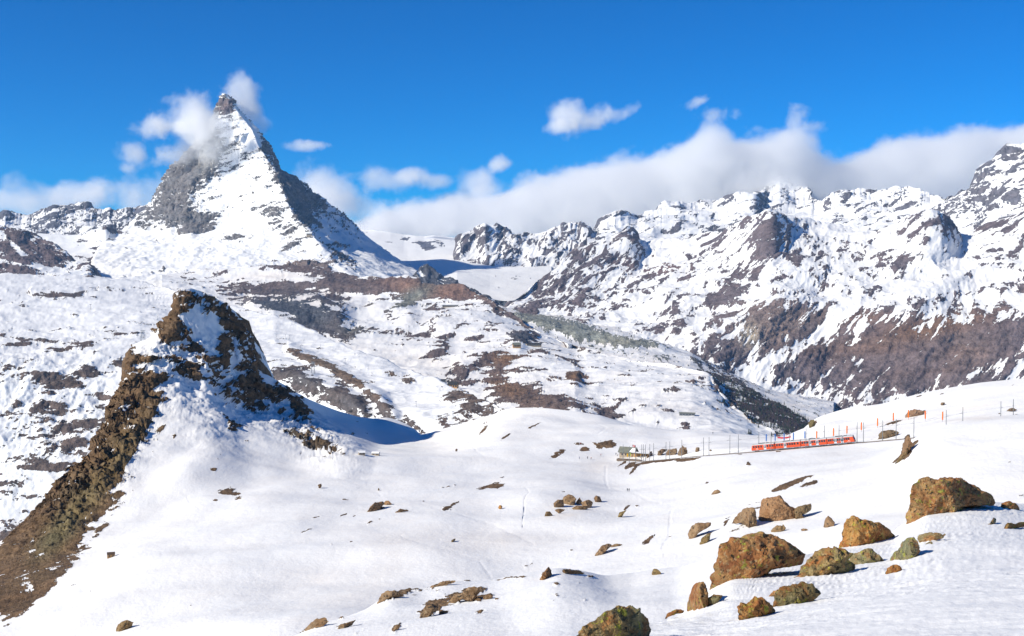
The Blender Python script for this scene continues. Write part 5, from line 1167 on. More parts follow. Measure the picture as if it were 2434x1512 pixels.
M_BARK = plain('bark', (.10, .065, .045), .95)
M_NEEDLE = plain('conifer_needles', (.028, .045, .032), .9, .1, vary=.3, scale=.3)
M_LARCH = plain('bare_larch_twigs', (.10, .072, .066), .95, .1, vary=.3, scale=.3)
M_TROUSER = plain('trousers', (.03, .035, .05), .9)
M_SKIN = plain('skin', (.45, .28, .2), .7)
M_JACKET = tinted('jacket')


def mesh_obj(name, V, F, mat, parent=None, loc=None, rot=None):
    me = bpy.data.meshes.new(name)
    me.from_pydata([tuple(map(float, v)) for v in V], [], F)
    me.update()
    if mat: me.materials.append(mat)
    o = bpy.data.objects.new(name, me)
    COL.objects.link(o)
    if loc is not None: o.location = loc
    if rot is not None: o.rotation_euler = rot
    if parent: o.parent = parent
    return o


def vbox(x0, x1, y0, y1, z0, z1, V=None, F=None):
    V = [] if V is None else V
    F = [] if F is None else F
    b = len(V)
    V += [(x, y, z) for x in (x0, x1) for y in (y0, y1) for z in (z0, z1)]
    F += [tuple(b + i for i in f) for f in ((0, 1, 3, 2), (4, 6, 7, 5), (0, 4, 5, 1), (2, 3, 7, 6), (0, 2, 6, 4), (1, 5, 7, 3))]
    return V, F


def vtube(p, q, r0, r1, n=8, V=None, F=None):
    V = [] if V is None else V
    F = [] if F is None else F
    p, q = Vector(p), Vector(q)
    ax = (q - p).normalized()
    a = ax.orthogonal().normalized(); c = ax.cross(a)
    b = len(V)
    for pt, r in ((p, r0), (q, r1)):
        for i in range(n):
            t = 2 * math.pi * i / n
            V.append(tuple(pt + a * (r * math.cos(t)) + c * (r * math.sin(t))))
    F += [(b + i, b + (i + 1) % n, b + n + (i + 1) % n, b + n + i) for i in range(n)]
    F += [tuple(b + i for i in reversed(range(n))), tuple(b + n + i for i in range(n))]
    return V, F


def empty(name, loc, rz=0.0):
    o = bpy.data.objects.new(name, None)
    o.location = loc
    o.rotation_euler = (0, 0, rz)
    o.empty_display_size = .5
    COL.objects.link(o)
    return o


def tag(o, label, cat, group=None):
    o['label'] = label; o['category'] = cat
    if group: o['group'] = group
    return o


def site(names, tile, x, y):
    px, py = T(tile, (x, y))[0]
    return Vector(ground_d([names] if isinstance(names, str) else names, px, py))


def copy_tree(o, parent=None):
    c = o.copy(); COL.objects.link(c); c.parent = parent
    for ch in list(o.children): copy_tree(ch, c)
    return c


# ------------------------------------------------------------------ railway line
TRKV = [Vector(t) for t in TRK]
_cum = [0.0]
for a, b in zip(TRKV[:-1], TRKV[1:]): _cum.append(_cum[-1] + (b - a).length)


def along(s):
    s = min(max(s, 0), _cum[-1] - 1e-3)
    for k in range(len(TRKV) - 1):
        if s <= _cum[k + 1]:
            t = (s - _cum[k]) / (_cum[k + 1] - _cum[k])
            return TRKV[k].lerp(TRKV[k + 1], t), (TRKV[k + 1] - TRKV[k]).normalized()


_tab = []
for _i in range(2001):
    _p, _ = along(_cum[-1] * _i / 2000)
    _tab.append((CX + FPX * _p.x / _p.y, _cum[-1] * _i / 2000))


def s_at_px(px):
    return min(_tab, key=lambda e: abs(e[0] - px))[1]


def strip(name, off0, off1, z0, z1, mat, parent=None, n=160):
    V, F = [], []
    for i in range(n + 1):
        p, t = along(_cum[-1] * i / n)
        lat = Vector((-t.y, t.x, 0)).normalized()
        V += [p + lat * off0 + Vector((0, 0, z0)), p + lat * off1 + Vector((0, 0, z0)), p + lat * (off1 * .8 + off0 * .2) + Vector((0, 0, z1)), p + lat * (off0 * .8 + off1 * .2) + Vector((0, 0, z1))]
        if i:
            b = 4 * (i - 1)
            F += [(b + k, b + (k + 1) % 4, b + 4 + (k + 1) % 4, b + 4 + k) for k in range(4)]
    return mesh_obj(name, V, F, mat, parent)


track = strip('railway_track', -2.2, 2.2, -.9, -.30, M_BALLAST)
track['kind'] = 'structure'
for off in (-.5, 0.0, .5):
    strip('rail', off - .05, off + .05, -.32, -.12, M_RAIL, track)


# ------------------------------------------------------------------ the red train
def carriage(train, s0, s1, windows, doors, nose=None):
    """One coach between two stations along the line. x runs along the coach, -y faces the camera."""
    p, _ = along(s0); q, _ = along(s1)
    L = (q - p).length
    W, zf, zs, zr = 1.36, .62, 3.3, 3.95
    sl0 = .55 if nose == 'left' else 0.0
    sl1 = .55 if nose == 'right' else 0.0
    prof = [(-W * .93, zf), (-W, zf + .35), (-W, 1.9), (-W * .96, zs)]
    prof = prof + [(-a, b) for a, b in reversed(prof)]
    V, F = [], []
    for end, x in ((0, 0.0), (1, L)):
        for (y, z) in prof:
            lean = (z - 1.5) / 1.5 if z > 1.5 else 0
            V.append((x + (sl0 * lean if end == 0 else -sl1 * lean), y, z))
    n = len(prof)
    F = [(i, i + 1, n + i + 1, n + i) for i in range(n - 1)] + [(n - 1, 0, n, 2 * n - 1), tuple(range(n - 1, -1, -1)), tuple(range(n, 2 * n))]
    c = mesh_obj('carriage', V, F, M_ORANGE, train)
    d = (q - p) / L
    c.matrix_local = Matrix.Translation(p) @ Vector((1, 0, 0)).rotation_difference(d).to_matrix().to_4x4()
    # roof
    V, F = [], []
    m = 8
    for end, x in ((0, .02 + sl0), (1, L - .02 - sl1)):
        for i in range(m + 1):
            a = math.pi * i / m
            V.append((x, -W * .985 * math.cos(a), zs - .02 + (zr - zs) * math.sin(a) ** .7))
    F = [(i, i + 1, m + 2 + i, m + 1 + i) for i in range(m)] + [tuple(range(m, -1, -1)), tuple(range(m + 1, 2 * m + 2)), (0, m + 1, 2 * m + 1, m)]
    roof = mesh_obj('roof', V, F, M_ROOF, c)
    mesh_obj('roof_equipment', *vbox(L * .30, L * .55, -.6, .6, zr - .08, zr + .16), M_DARK, c)
    mesh_obj('roof_equipment', *vbox(L * .62, L * .72, -.5, .5, zr - .08, zr + .12), M_DARK, c)
    V, F = vbox(.3, L - .3, -W * .9, W * .9, .30, zf + .02)
    mesh_obj('skirt', V, F, M_STEEL, c)
    for x in (L * .2, L * .8):
        mesh_obj('bogie', *vbox(x - 1.1, x + 1.1, -.95, .95, .12, .34), M_DARK, c)
        for wx in (x - .75, x + .75):
            mesh_obj('wheelset', *vtube((wx, -1.0, .33), (wx, 1.0, .33), .34, .34, 10), M_DARK, c)
    for x in windows:
        V, F = vbox(x * L - .48, x * L + .48, -W - .012, -W + .05, 1.85, 2.95)
        mesh_obj('window', V, F, M_GLASS, c)
        mesh_obj('window', *vbox(x * L - .48, x * L + .48, W - .05, W + .012, 1.85, 2.95), M_GLASS, c)
    for x in doors:
        V, F = vbox(x * L - .72, x * L + .72, -W - .016, -W + .05, .66, 3.1)
        mesh_obj('door', V, F, M_DOOR, c)
        mesh_obj('door', *vbox(x * L - .72, x * L + .72, W - .05, W + .016, .66, 3.1), M_DOOR, c)
        for k in (-.36, .36):
            V, F = vbox(x * L + k - .22, x * L + k + .22, -W - .022, -W - .01, 1.35, 2.9)
            mesh_obj('door_pane', V, F, M_GLASS, c)
    if nose:
        e = 1 if nose == 'right' else 0
        x = L if e else 0.0
        sg = 1 if e else -1
        V = [(x - sg * .10 + sg * .012, -W * .86, 1.78), (x - sg * .10 + sg * .012, W * .86, 1.78), (x - sg * .43 + sg * .012, W * .84, 2.7), (x - sg * .43 + sg * .012, -W * .84, 2.7)]
        mesh_obj('windscreen', V + [(a - sg * .05, b, cc) for a, b, cc in V], [(0, 1, 2, 3), (7, 6, 5, 4), (0, 4, 5, 1), (1, 5, 6, 2), (2, 6, 7, 3), (3, 7, 4, 0)], M_GLASS, c)
        for y in (-.9, .9):
            V, F = vtube((x - sg * .06, y, 1.25), (x + sg * .05, y, 1.25), .13, .13, 10)
            mesh_obj('headlight', V, F, M_WHITE, c)
        V, F = vbox(min(x, x + sg * .25), max(x, x + sg * .25), -.35, .35, .45, .8)
        mesh_obj('coupler', V, F, M_DARK, c)
        # mark: a peak over the operator's lettering
        lx = L * (.24 if nose == 'left' else .80)
        mesh_obj('emblem', [(lx - .32, -W - .02, 1.30), (lx + .32, -W - .02, 1.30), (lx + .05, -W - .02, 1.68), (lx - .05, -W - .02, 1.55)], [(0, 1, 2, 3)], M_WHITE, c)
        fc = bpy.data.curves.new('lettering', 'FONT')
        fc.body = 'gornergrat'; fc.size = .42; fc.align_x = 'CENTER'; fc.materials.append(M_WHITE)
        ft = bpy.data.objects.new('lettering', fc); COL.objects.link(ft)
        fm = bpy.data.meshes.new_from_object(ft.evaluated_get(bpy.context.evaluated_depsgraph_get()))
        bpy.data.objects.remove(ft)
        fo = bpy.data.objects.new('lettering', fm); COL.objects.link(fo); fo.parent = c
        fo.location = (lx, -W - .02, 1.0); fo.rotation_euler = (math.pi / 2, 0, 0)
    return c


_tp, _ = along(s_at_px(1792))
train = empty('train', (0, 0, 0))
tag(train, 'orange red rack railway train of four coaches climbing across the snow', 'train')
sA, sB = s_at_px(1792), s_at_px(2036)
_q = (sB - sA) / 4
carriage(train, sA, sA + _q - .25, (.11, .215, .325, .43, .70, .81, .915), (.585,), 'left')
carriage(train, sA + _q + .05, sA + 2 * _q - .3, (.065, .165, .265, .49, .585, .68, .775, .90), (.385,))
carriage(train, sA + 2 * _q + .1, sA + 3 * _q - .25, (.055, .15, .245, .44, .53, .73, .825, .92), (.345, .635))
carriage(train, sA + 3 * _q + .05, sB, (.06, .14, .23, .39, .48, .63, .72, .80), (.305, .555), 'right')


# ------------------------------------------------------------------ catenary masts
def make_mast():
    r = empty('catenary_mast', (0, 0, 0))
    V, F = vtube((0, 0, -.8), (0, 0, 10.2), .19, .13, 8)
    mesh_obj('pole', V, F, M_STEEL, r)
    V, F = vtube((0, 0, 7.0), (0, 2.6, 7.3), .06, .06, 6)
    mesh_obj('bracket', V, F, M_STEEL, r)
    mesh_obj('stay', *vtube((0, 0, 8.2), (0, 1.6, 7.2), .035, .035, 5), M_STEEL, r)
    V, F = vbox(-.4, .4, -.4, .4, -1.2, -.15)
    mesh_obj('footing', V, F, M_STONE, r)
    return r


mast0 = make_mast()
GM = 'masts carrying the overhead line'
MASTS = []
for (tile, x, side, lab) in (
        ('S6', 1240, -1, 'mast in front of the slanting outcrop nearest the station'), ('S6', 1312, 1, 'mast behind the slanting outcrop nearest the station'), ('S6', 1558, -1, 'mast in front of the broad craggy outcrop'),
        ('S6', 1793, -1, 'mast in front of the tall craggy outcrop'), ('S6', 2049, 1, 'mast beside the small square outcrop'), ('R6', 855, -1, 'mast where the bare trackbed begins left of the train'), ('R6', 954, 1, 'second mast left of the train, behind the line'),
        ('R6', 1073, -1, 'mast just before the left end of the train'), ('R6', 1177, 1, 'mast behind the first coach of the train'), ('R6', 1310, -1, 'mast in front of the joint of the first two coaches'), ('R6', 1415, 1, 'mast behind the second coach of the train'),
        ('R6', 1568, -1, 'mast in front of the third coach of the train'), ('R6', 1677, 1, 'mast behind the joint of the last two coaches'), ('R6', 1814, -1, 'mast in front of the last coach of the train'), ('R6', 1924, 1, 'mast just beyond the cab of the train'),
        ('S7', 258, -1, 'first lone mast right of the train'), ('S7', 431, 1, 'mast at the left end of the long flat topped outcrop'), ('S7', 722, -1, 'mast at the right end of the long flat topped outcrop'), ('S7', 866, 1, 'mast above the upright rusty outcrop'),
        ('S7', 1415, -1, 'left mast of the pair at the edge of the right bank'), ('S7', 1549, 1, 'right mast of the pair at the edge of the right bank'), ('S7', 2168, -1, 'left mast of the last pair near the right edge'), ('S7', 2292, 1, 'right mast of the last pair near the right edge')):
    px = T(tile, (x, 0))[0][0]
    p, t = along(s_at_px(px))
    lat = Vector((-t.y, t.x, 0)).normalized()
    o = mast0 if not MASTS else copy_tree(mast0)
    o.location = p + lat * (3.1 * side) + Vector((0, 0, -.3))
    o.rotation_euler = (0, 0, math.atan2(t.y, t.x) + (math.pi if side > 0 else 0))
    tag(o, lab, 'mast', GM)
    MASTS.append(o)
for (x, yb, lab) in ((548, 590, 'leftmost mast at the station'), (672, 622, 'mast at the near corner of the platform'), (793, 606, 'mast in the middle of the platform curve'), (902, 592, 'mast at the right end of the platform'), (950, 588, 'tall mast beside the thin slanting rib'), (985, 594, 'mast just right of the tall one by the rib'), (1063, 582, 'mast between the rib and the slanting outcrop')):
    o = copy_tree(mast0)
    o.location = site('snowfield', 'S6', x, yb)
    o.rotation_euler = (0, 0, 2.4)
    tag(o, lab, 'mast', GM)

# overhead wire
V, F = [], []
_prev = None
for i in range(0, 121):
    s = s_at_px(1560) + (s_at_px(2420) - s_at_px(1560)) * i / 120
    p, _ = along(s)
    p = p + Vector((0, 0, 6.9))
    if _prev: vtube(_prev, p, .03, .03, 4, V, F)
    _prev = p
tag(mesh_obj('contact_wire', V, F, M_DARK), 'thin overhead wire strung above the railway line', 'wire')


# ------------------------------------------------------------------ padded snow posts
def make_post(mat):
    r = empty('padded_post', (0, 0, 0))
    V, F = vtube((0, 0, -.5), (0, 0, 1.1), .09, .09, 8)
    mesh_obj('stem', V, F, M_STEEL, r)
    V, F = [], []
    for (z, rr) in ((1.0, .14), (1.2, .34), (5.0, .34), (5.3, .16)):
        V += [(rr * math.cos(a * math.pi / 5), rr * math.sin(a * math.pi / 5), z) for a in range(10)]
    for k in range(3):
        F += [(10 * k + i, 10 * k + (i + 1) % 10, 10 * k + 10 + (i + 1) % 10, 10 * k + 10 + i) for i in range(10)]
    F += [tuple(range(9, -1, -1)), tuple(range(30, 40))]
    mesh_obj('pad', V, F, mat, r)
    return r


po, pb = make_post(M_POSTO), make_post(M_POSTB)
for k, (tile, x, y, lab) in enumerate((('S5', 1386, 385, 'orange post above the third coach'), ('S5', 1714, 330, 'orange post above the joint of the last coaches'), ('S5', 1988, 280, 'orange post above the last coach'), ('S5', 2266, 215, 'orange post beyond the cab of the train'), ('S7', 378, 520, 'second orange post right of the train cab'),
                                         ('S7', 594, 445, 'orange post left of the pinkish outcrop'), ('S7', 815, 400, 'orange post in front of the pinkish outcrop left part'), ('S7', 1050, 415, 'orange post in front of the pinkish outcrop right end'), ('S7', 1294, 432, 'last orange post, farthest right'))):
    o = po if k == 0 else copy_tree(po)
    o.location = site('snowfield', tile, x, y)
    tag(o, lab, 'post', 'orange padded posts along the piste')
for k, (x, y, lab) in enumerate(((404, 425, 'first blue post above the left end of the train'), (580, 418, 'second blue post, above the joint of the first coaches'), (757, 410, 'third blue post above the second coach'), (932, 398, 'fourth blue post above the second coach end'), (1155, 380, 'fifth blue post above the third coach'))):
    o = pb if k == 0 else copy_tree(pb)
    o.location = site('snowfield', 'S5', x, y)
    tag(o, lab, 'post', 'blue padded posts along the piste')

# timber barrier and red netting behind the train
V, F = [], []
pts = [site('snowfield', 'S5', x, y) for x, y in ((390, 452), (560, 440), (757, 425), (930, 408), (1155, 392), (1380, 378))]
for a, b in zip(pts[:-1], pts[1:]):
    vtube(a + Vector((0, 0, .5)), b + Vector((0, 0, .5)), .55, .55, 6, V, F)
tag(mesh_obj('timber_barrier', V, F, M_WOOD), 'low barrier of pale timber behind the roofs of the train', 'barrier')
net = empty('net_fence', site('snowfield', 'S5', 640, 335))
tag(net, 'red safety net on the saddle beyond the train', 'fence')
_np = [site('snowfield', 'S5', x, y) - net.location for x, y in ((640, 335), (720, 345), (800, 342), (880, 325))]
V, F = [], []
for i, p in enumerate(_np):
    V += [p + Vector((0, 0, .1)), p + Vector((0, 0, 1.0)), p + Vector((0, .04, 1.0)), p + Vector((0, .04, .1))]
    if i:
        b = 4 * (i - 1)
        F += [(b + k, b + (k + 1) % 4, b + 4 + (k + 1) % 4, b + 4 + k) for k in range(4)]
mesh_obj('netting', V, F, M_RED, net)
for p in _np:
    V, F = vtube(p - Vector((0, 0, .3)), p + Vector((0, 0, 2.2)), .06, .06, 6)
    mesh_obj('stake', V, F, M_RED, net)

# ------------------------------------------------------------------ the station
st = empty('station_building', site('snowfield', 'S6', 660, 500), math.radians(-28))
tag(st, 'stone station hut with a pitched green grey roof beside the platform', 'building')
st.scale = (.62, .7, .72)
V, F = vbox(-9, 7, -3.4, 3.4, -1.5, 4.2)
V += [(-9, 0, 7.4), (7, 0, 7.4)]
F += [(1, 8, 3), (5, 7, 9)]
mesh_obj('wall', V, F, M_STONE, st)
for sg in (-1, 1):
    V = [(-10.2, sg * 4.6, 3.35), (8.2, sg * 4.6, 3.35), (8.2, 0, 7.75), (-10.2, 0, 7.75)]
    V += [(a, b, c + .25) for a, b, c in V]
    o = mesh_obj('roof', V, [(0, 1, 2, 3), (7, 6, 5, 4), (0, 4, 5, 1), (1, 5, 6, 2), (2, 6, 7, 3), (3, 7, 4, 0)], M_SHEET, st)
V = [(2.0, -3.9, 4.35), (7.6, -4.3, 3.95), (7.9, -1.2, 6.85), (4.0, -.9, 7.1)]
mesh_obj('snow_patch', V + [(a, b, c + .3) for a, b, c in V], [(0, 1, 2, 3), (7, 6, 5, 4), (0, 4, 5, 1), (1, 5, 6, 2), (2, 6, 7, 3), (3, 7, 4, 0)], M_SNOW, st)
for x in (-6.0, -2.2, 1.6):
    V, F = vbox(x - .7, x + .7, -3.46, -3.36, 1.0, 2.4)
    mesh_obj('window', V, F, M_GLASS, st)
V, F = vbox(4.0, 5.4, -3.46, -3.36, -.3, 2.4)
mesh_obj('door', V, F, M_WOOD, st)
V, F = vtube((3.5, 0, 7.6), (3.5, 0, 10.2), .05, .05, 6)
mesh_obj('flag_pole', V, F, M_STEEL, st)
V, F = [], []
for i in range(7):
    V += [(3.5 + .5 * i, .25 * math.sin(i * 1.1), 8.4 - .06 * i), (3.5 + .5 * i, .25 * math.sin(i * 1.1), 10.1 - .06 * i)]
    if i: F.append((2 * i - 2, 2 * i - 1, 2 * i + 1, 2 * i))
flag = mesh_obj('flag', V, F, M_RED, st)
V, F = vbox(4.55, 5.75, -.35, -.33, 9.0, 9.35)
vbox(4.97, 5.33, -.355, -.325, 8.6, 9.75, V, F)
mesh_obj('flag_cross', V, F, M_WHITE, st)
shed = empty('platform_canopy', site('snowfield', 'S6', 880, 520), math.radians(-28))
tag(shed, 'flat snow covered platform canopy on posts right of the station hut', 'canopy')
shed.scale = (.7, .7, .75)
V, F = vbox(-8, 10, -3, 3, 3.5, 3.8)
mesh_obj('roof', V, F, M_DARK, shed)
V, F = vbox(-7.6, 9.6, -2.7, 2.7, 3.803, 4.05)
mesh_obj('snow_layer', V, F, M_SNOW, shed)
V, F = vbox(-7.5, 9.5, 2.3, 2.6, -1, 3.5)
mesh_obj('back_wall', V, F, M_WOOD, shed)
for x in (-7, -3, 1, 5, 9):
    V, F = vtube((x, -2.5, -1), (x, -2.5, 3.5), .13, .13, 6)
    mesh_obj('post', V, F, M_WOOD, shed)
plat = mesh_obj('platform', *vbox(-10, 12, -4.5, -1.5, -1.2, .15), M_BALLAST, loc=site('snowfield', 'S6', 770, 545), rot=(0, 0, math.radians(-24)))
plat['kind'] = 'structure'
for (nm, lab, x, y, mat, h, w) in (('banner', 'lime green banner hanging by the platform', 690, 520, M_GREEN, 3.0, .22), ('barrier_board', 'yellow and red board at the near end of the platform', 630, 540, M_YEL, 3.0, .45), ('sign', 'yellow sign on a post at the far end of the platform', 880, 520, M_YEL, 2.4, .35)):
    r = empty(nm, site('snowfield', 'S6', x, y))
    tag(r, lab, 'sign')
    V, F = vtube((0, 0, -.5), (0, 0, h), .07, .07, 6)
    mesh_obj('post', V, F, M_STEEL, r)
    V, F = vbox(-w, w, -.12, -.08, h * .35, h)
    mesh_obj('panel', V, F, mat, r)


# ------------------------------------------------------------------ people
def make_person():
    me = bpy.data.meshes.new('person')
    J = [(0, 0, .95), (0, 0, 1.2), (0, 0, 1.43), (0, 0, 1.54), (0, .02, 1.68), (-.2, 0, 1.40), (-.27, .05, 1.15), (-.24, .16, .95), (.2, 0, 1.40), (.27, .05, 1.15), (.24, .16, .95), (-.1, 0, .90), (-.12, .10, .48), (-.12, -.06, .06), (-.12, .12, .04), (.1, 0, .90), (.12, .16, .50), (.12, .24, .08), (.12, .42, .06)]
    E = [(0, 1), (1, 2), (2, 3), (3, 4), (2, 5), (5, 6), (6, 7), (2, 8), (8, 9), (9, 10), (0, 11), (11, 12), (12, 13), (13, 14), (0, 15), (15, 16), (16, 17), (17, 18)]
    R = [.16, .17, .16, .07, .115, .09, .07, .05, .09, .07, .05, .12, .085, .06, .05, .12, .085, .06, .05]
    me.from_pydata(J, E, [])
    o = bpy.data.objects.new('person', me)
    COL.objects.link(o)
    md = o.modifiers.new('skin', 'SKIN')
    for i, sv in enumerate(me.skin_vertices[0].data):
        sv.radius = (R[i], R[i] * .85)
        sv.use_root = (i == 0)
    sd = o.modifiers.new('sub', 'SUBSURF'); sd.levels = 1; sd.render_levels = 1
    dg = bpy.context.evaluated_depsgraph_get()
    new = bpy.data.meshes.new_from_object(o.evaluated_get(dg))
    o.modifiers.clear()
    o.data = new
    for m in (M_JACKET, M_TROUSER, M_SKIN): new.materials.append(m)
    for p in new.polygons:
        z = p.center.z
        p.material_index = 1 if z < .92 else (2 if 1.56 < z < 1.70 else 0)
    new.name = 'person'
    return o


person0 = make_person()
_first = True
for (tile, x, y, rz, col, lab) in (
        ('R8', 2097, 580, .3, (.02, .025, .04), 'left of two dark dressed hikers crossing the basin snow'), ('R8', 2104, 581, .5, (.03, .03, .035), 'right of two dark dressed hikers crossing the basin snow'),
        ('S6', 123, 492, 1.2, (.35, .03, .03), 'skier in a red jacket at the left below the rocky hill by the station'), ('S6', 411, 475, .2, (.02, .025, .05), 'skier in dark clothes left of the station'), ('S6', 448, 490, 2.0, (.5, .42, .3), 'skier in a pale jacket left of the station'), ('S6', 492, 478, 1.0, (.25, .03, .04), 'skier in a dark red jacket nearest the station wall'),
        ('R8', 1790, 283, .3, (.4, .03, .03), 'lone walker in red above the rocky hill'), ('R8', 1788, 372, 1.1, (.05, .08, .3), 'person in blue below the rocky hill'), ('R8', 1835, 374, .4, (.03, .03, .03), 'person in black below the rocky hill'), ('R8', 1862, 376, 2.2, (.3, .12, .05), 'person sitting low in brown below the rocky hill'),
        ('R8', 1175, 152, .4, (.03, .03, .03), 'left walker of three on the far snow hill'), ('R8', 1182, 149, .2, (.03, .03, .03), 'middle walker of three on the far snow hill'), ('R8', 1189, 146, .6, (.3, .05, .04), 'right walker of three on the far snow hill'), ('R6', 845, 249, .2, (.03, .03, .04), 'tiny walker on the saddle above the station slope'), ('S6', 884, 540, .2, (.5, .5, .5), 'person in white waiting on the platform')):
    o = person0 if _first else person0.copy()
    if not _first: COL.objects.link(o)
    _first = False
    o.location = site('snowfield', tile, x, y)
    o.rotation_euler = (0, 0, rz)
    o.color = col + (1,)
    tag(o, lab, 'person', 'people out on the snow')


# ------------------------------------------------------------------ huts and lift buildings
def hut(label, sheets, tile, x, y, w, dp, h, roof_h, rz=0.0, wall=M_STONE, roof=M_SHEET, nwin=3, name='hut'):
    r = empty(name, site(sheets, tile, x, y), math.radians(rz))
    tag(r, label, 'building', 'buildings on the far slopes')
    V, F = vbox(-w / 2, w / 2, -dp / 2, dp / 2, -h * .6, h)
    V += [(-w / 2, 0, h + roof_h), (w / 2, 0, h + roof_h)]
    F += [(1, 8, 3), (5, 7, 9)]
    mesh_obj('wall', V, F, wall, r)
    for sg in (-1, 1):
        V = [(-w * .54, sg * dp * .6, h - roof_h * .2), (w * .54, sg * dp * .6, h - roof_h * .2), (w * .54, 0, h + roof_h), (-w * .54, 0, h + roof_h)]
        V += [(a, b, c + h * .07) for a, b, c in V]
        mesh_obj('roof', V, [(0, 1, 2, 3), (7, 6, 5, 4), (0, 4, 5, 1), (1, 5, 6, 2), (2, 6, 7, 3), (3, 7, 4, 0)], roof, r)
    for k in range(nwin):
        x0 = -w / 2 + w * (k + .5) / nwin
        V, F = vbox(x0 - w * .08, x0 + w * .08, -dp / 2 - .06, -dp / 2 + .02, h * .35, h * .75)
        mesh_obj('window', V, F, M_GLASS, r)
    return r


SC = 'mountain_slope_center'
hut('ochre hotel on the crest of the middle slope', SC, 'S3', 1890, 630, 34, 18, 14, 8, 10, M_WOOD, M_SHEET, 5)
hut('long lift station with a flat dark roof on the middle slope crest', SC, 'S3', 2005, 622, 66, 24, 12, 3, 8, M_STONE, M_DARK, 6)
hut('low dark lift station in the hollow of the middle slope', SC, 'S3', 1390, 852, 52, 18, 9, 3, 5, M_STEEL, M_DARK, 5)
hut('dark house with a grey roof right of the low lift station', SC, 'S3', 1482, 890, 36, 18, 14, 9, -15, M_WOOD, M_DARK, 4)
hut('long low wall of a building under the brown cliff', SC, 'S3', 1458, 366, 90, 16, 12, 2, 0, M_STONE, M_ROOF, 6)
hut('white refuge on the shoulder below the shaded ridge of the pyramid', 'mountain_pyramid', 'R2', 205, 588, 40, 22, 18, 9, 0, M_STONE, M_SNOW, 4)
hut('small brown hut on the steep slope below the horn', 'snowfield', 'D', 263, 1322, 3.0, 2.2, 1.5, .7, 20, M_WOOD, M_BARK, 2)
hut('snow covered stone hut in the hollow beside the horn, left one', 'snowfield', 'R8', 402, 352, 4, 3, 1.6, .8, 15, M_STONE, M_SNOW, 2)
hut('snow covered stone hut in the hollow beside the horn, right one', 'snowfield', 'R8', 490, 352, 4.6, 3, 1.5, .8, -5, M_STONE, M_SNOW, 2)
hut('blue grey lift station on the slope behind the station', SC, 'R6', 655, 108, 44, 12, 7, 2, -18, M_STEEL, M_SHEET, 5)


# ------------------------------------------------------------------ lift pylons
def make_pylon(h=13.0):
    r = empty('lift_pylon', (0, 0, 0))
    V, F = vtube((0, 0, -2), (0, 0, h), .55, .38, 8)
    mesh_obj('mast', V, F, M_STEEL, r)
    V, F = vbox(-3.0, 3.0, -.35, .35, h - .5, h + .3)
    mesh_obj('crossarm', V, F, M_STEEL, r)
    return r


PL = 'plateau'
py0 = make_pylon()
for k, (sh, tile, x, y, sc, lab) in enumerate((
        (PL, 'R5', 500, 185, 1.9, 'tallest lift pylon standing alone on the left plateau'), (PL, 'R5', 673, 200, 1.2, 'lift pylon right of the tall one on the plateau'), (PL, 'R5', 867, 236, 1.0, 'lift pylon close to the left side of the horn'), (PL, 'S3', 193, 562, 1.3, 'lift pylon with a red foot right of the horn'), (PL, 'S3', 289, 616, 1.0, 'lift pylon below the line right of the horn'),
        (PL, 'S3', 341, 561, 1.0, 'first pylon of the line right of the horn'), (PL, 'S3', 389, 566, 1.0, 'second pylon of the line right of the horn'), (PL, 'S3', 420, 571, 1.0, 'third pylon of the line right of the horn'), (PL, 'S3', 516, 600, 1.0, 'fourth pylon of the line, above the brown ledge'), (PL, 'S3', 494, 650, 1.1, 'pylon just above the start of the brown ledge'),
        (PL, 'S3', 616, 635, 1.0, 'fifth pylon of the line on the plateau slope'), (PL, 'S3', 684, 645, 1.0, 'sixth pylon of the line on the plateau slope'), (PL, 'S3', 779, 740, 1.6, 'tall thin pylon on the plateau slope'), (PL, 'S3', 865, 712, 1.0, 'pylon on the lower right of the plateau slope'), (PL, 'S3', 1243, 1012, 1.2, 'pylon low on the white slope above the snow hill'), (PL, 'S3', 1481, 1078, 1.1, 'pylon just behind the left end of the snow hill'),
        (SC, 'S3', 2113, 655, 1.3, 'pylon right of the long lift station'), (SC, 'S3', 2150, 737, 1.1, 'pylon below the long lift station'), (SC, 'S3', 1557, 382, 1.3, 'left pylon under the brown cliff'), (SC, 'S3', 1593, 390, 1.3, 'right pylon under the brown cliff'))):
    o = py0 if k == 0 else copy_tree(py0)
    o.location = site(sh, tile, x, y)
    o.scale = (sc, sc, sc)
    o.rotation_euler = (0, 0, .4)
    tag(o, lab, 'pylon', 'lift pylons on the far slopes')


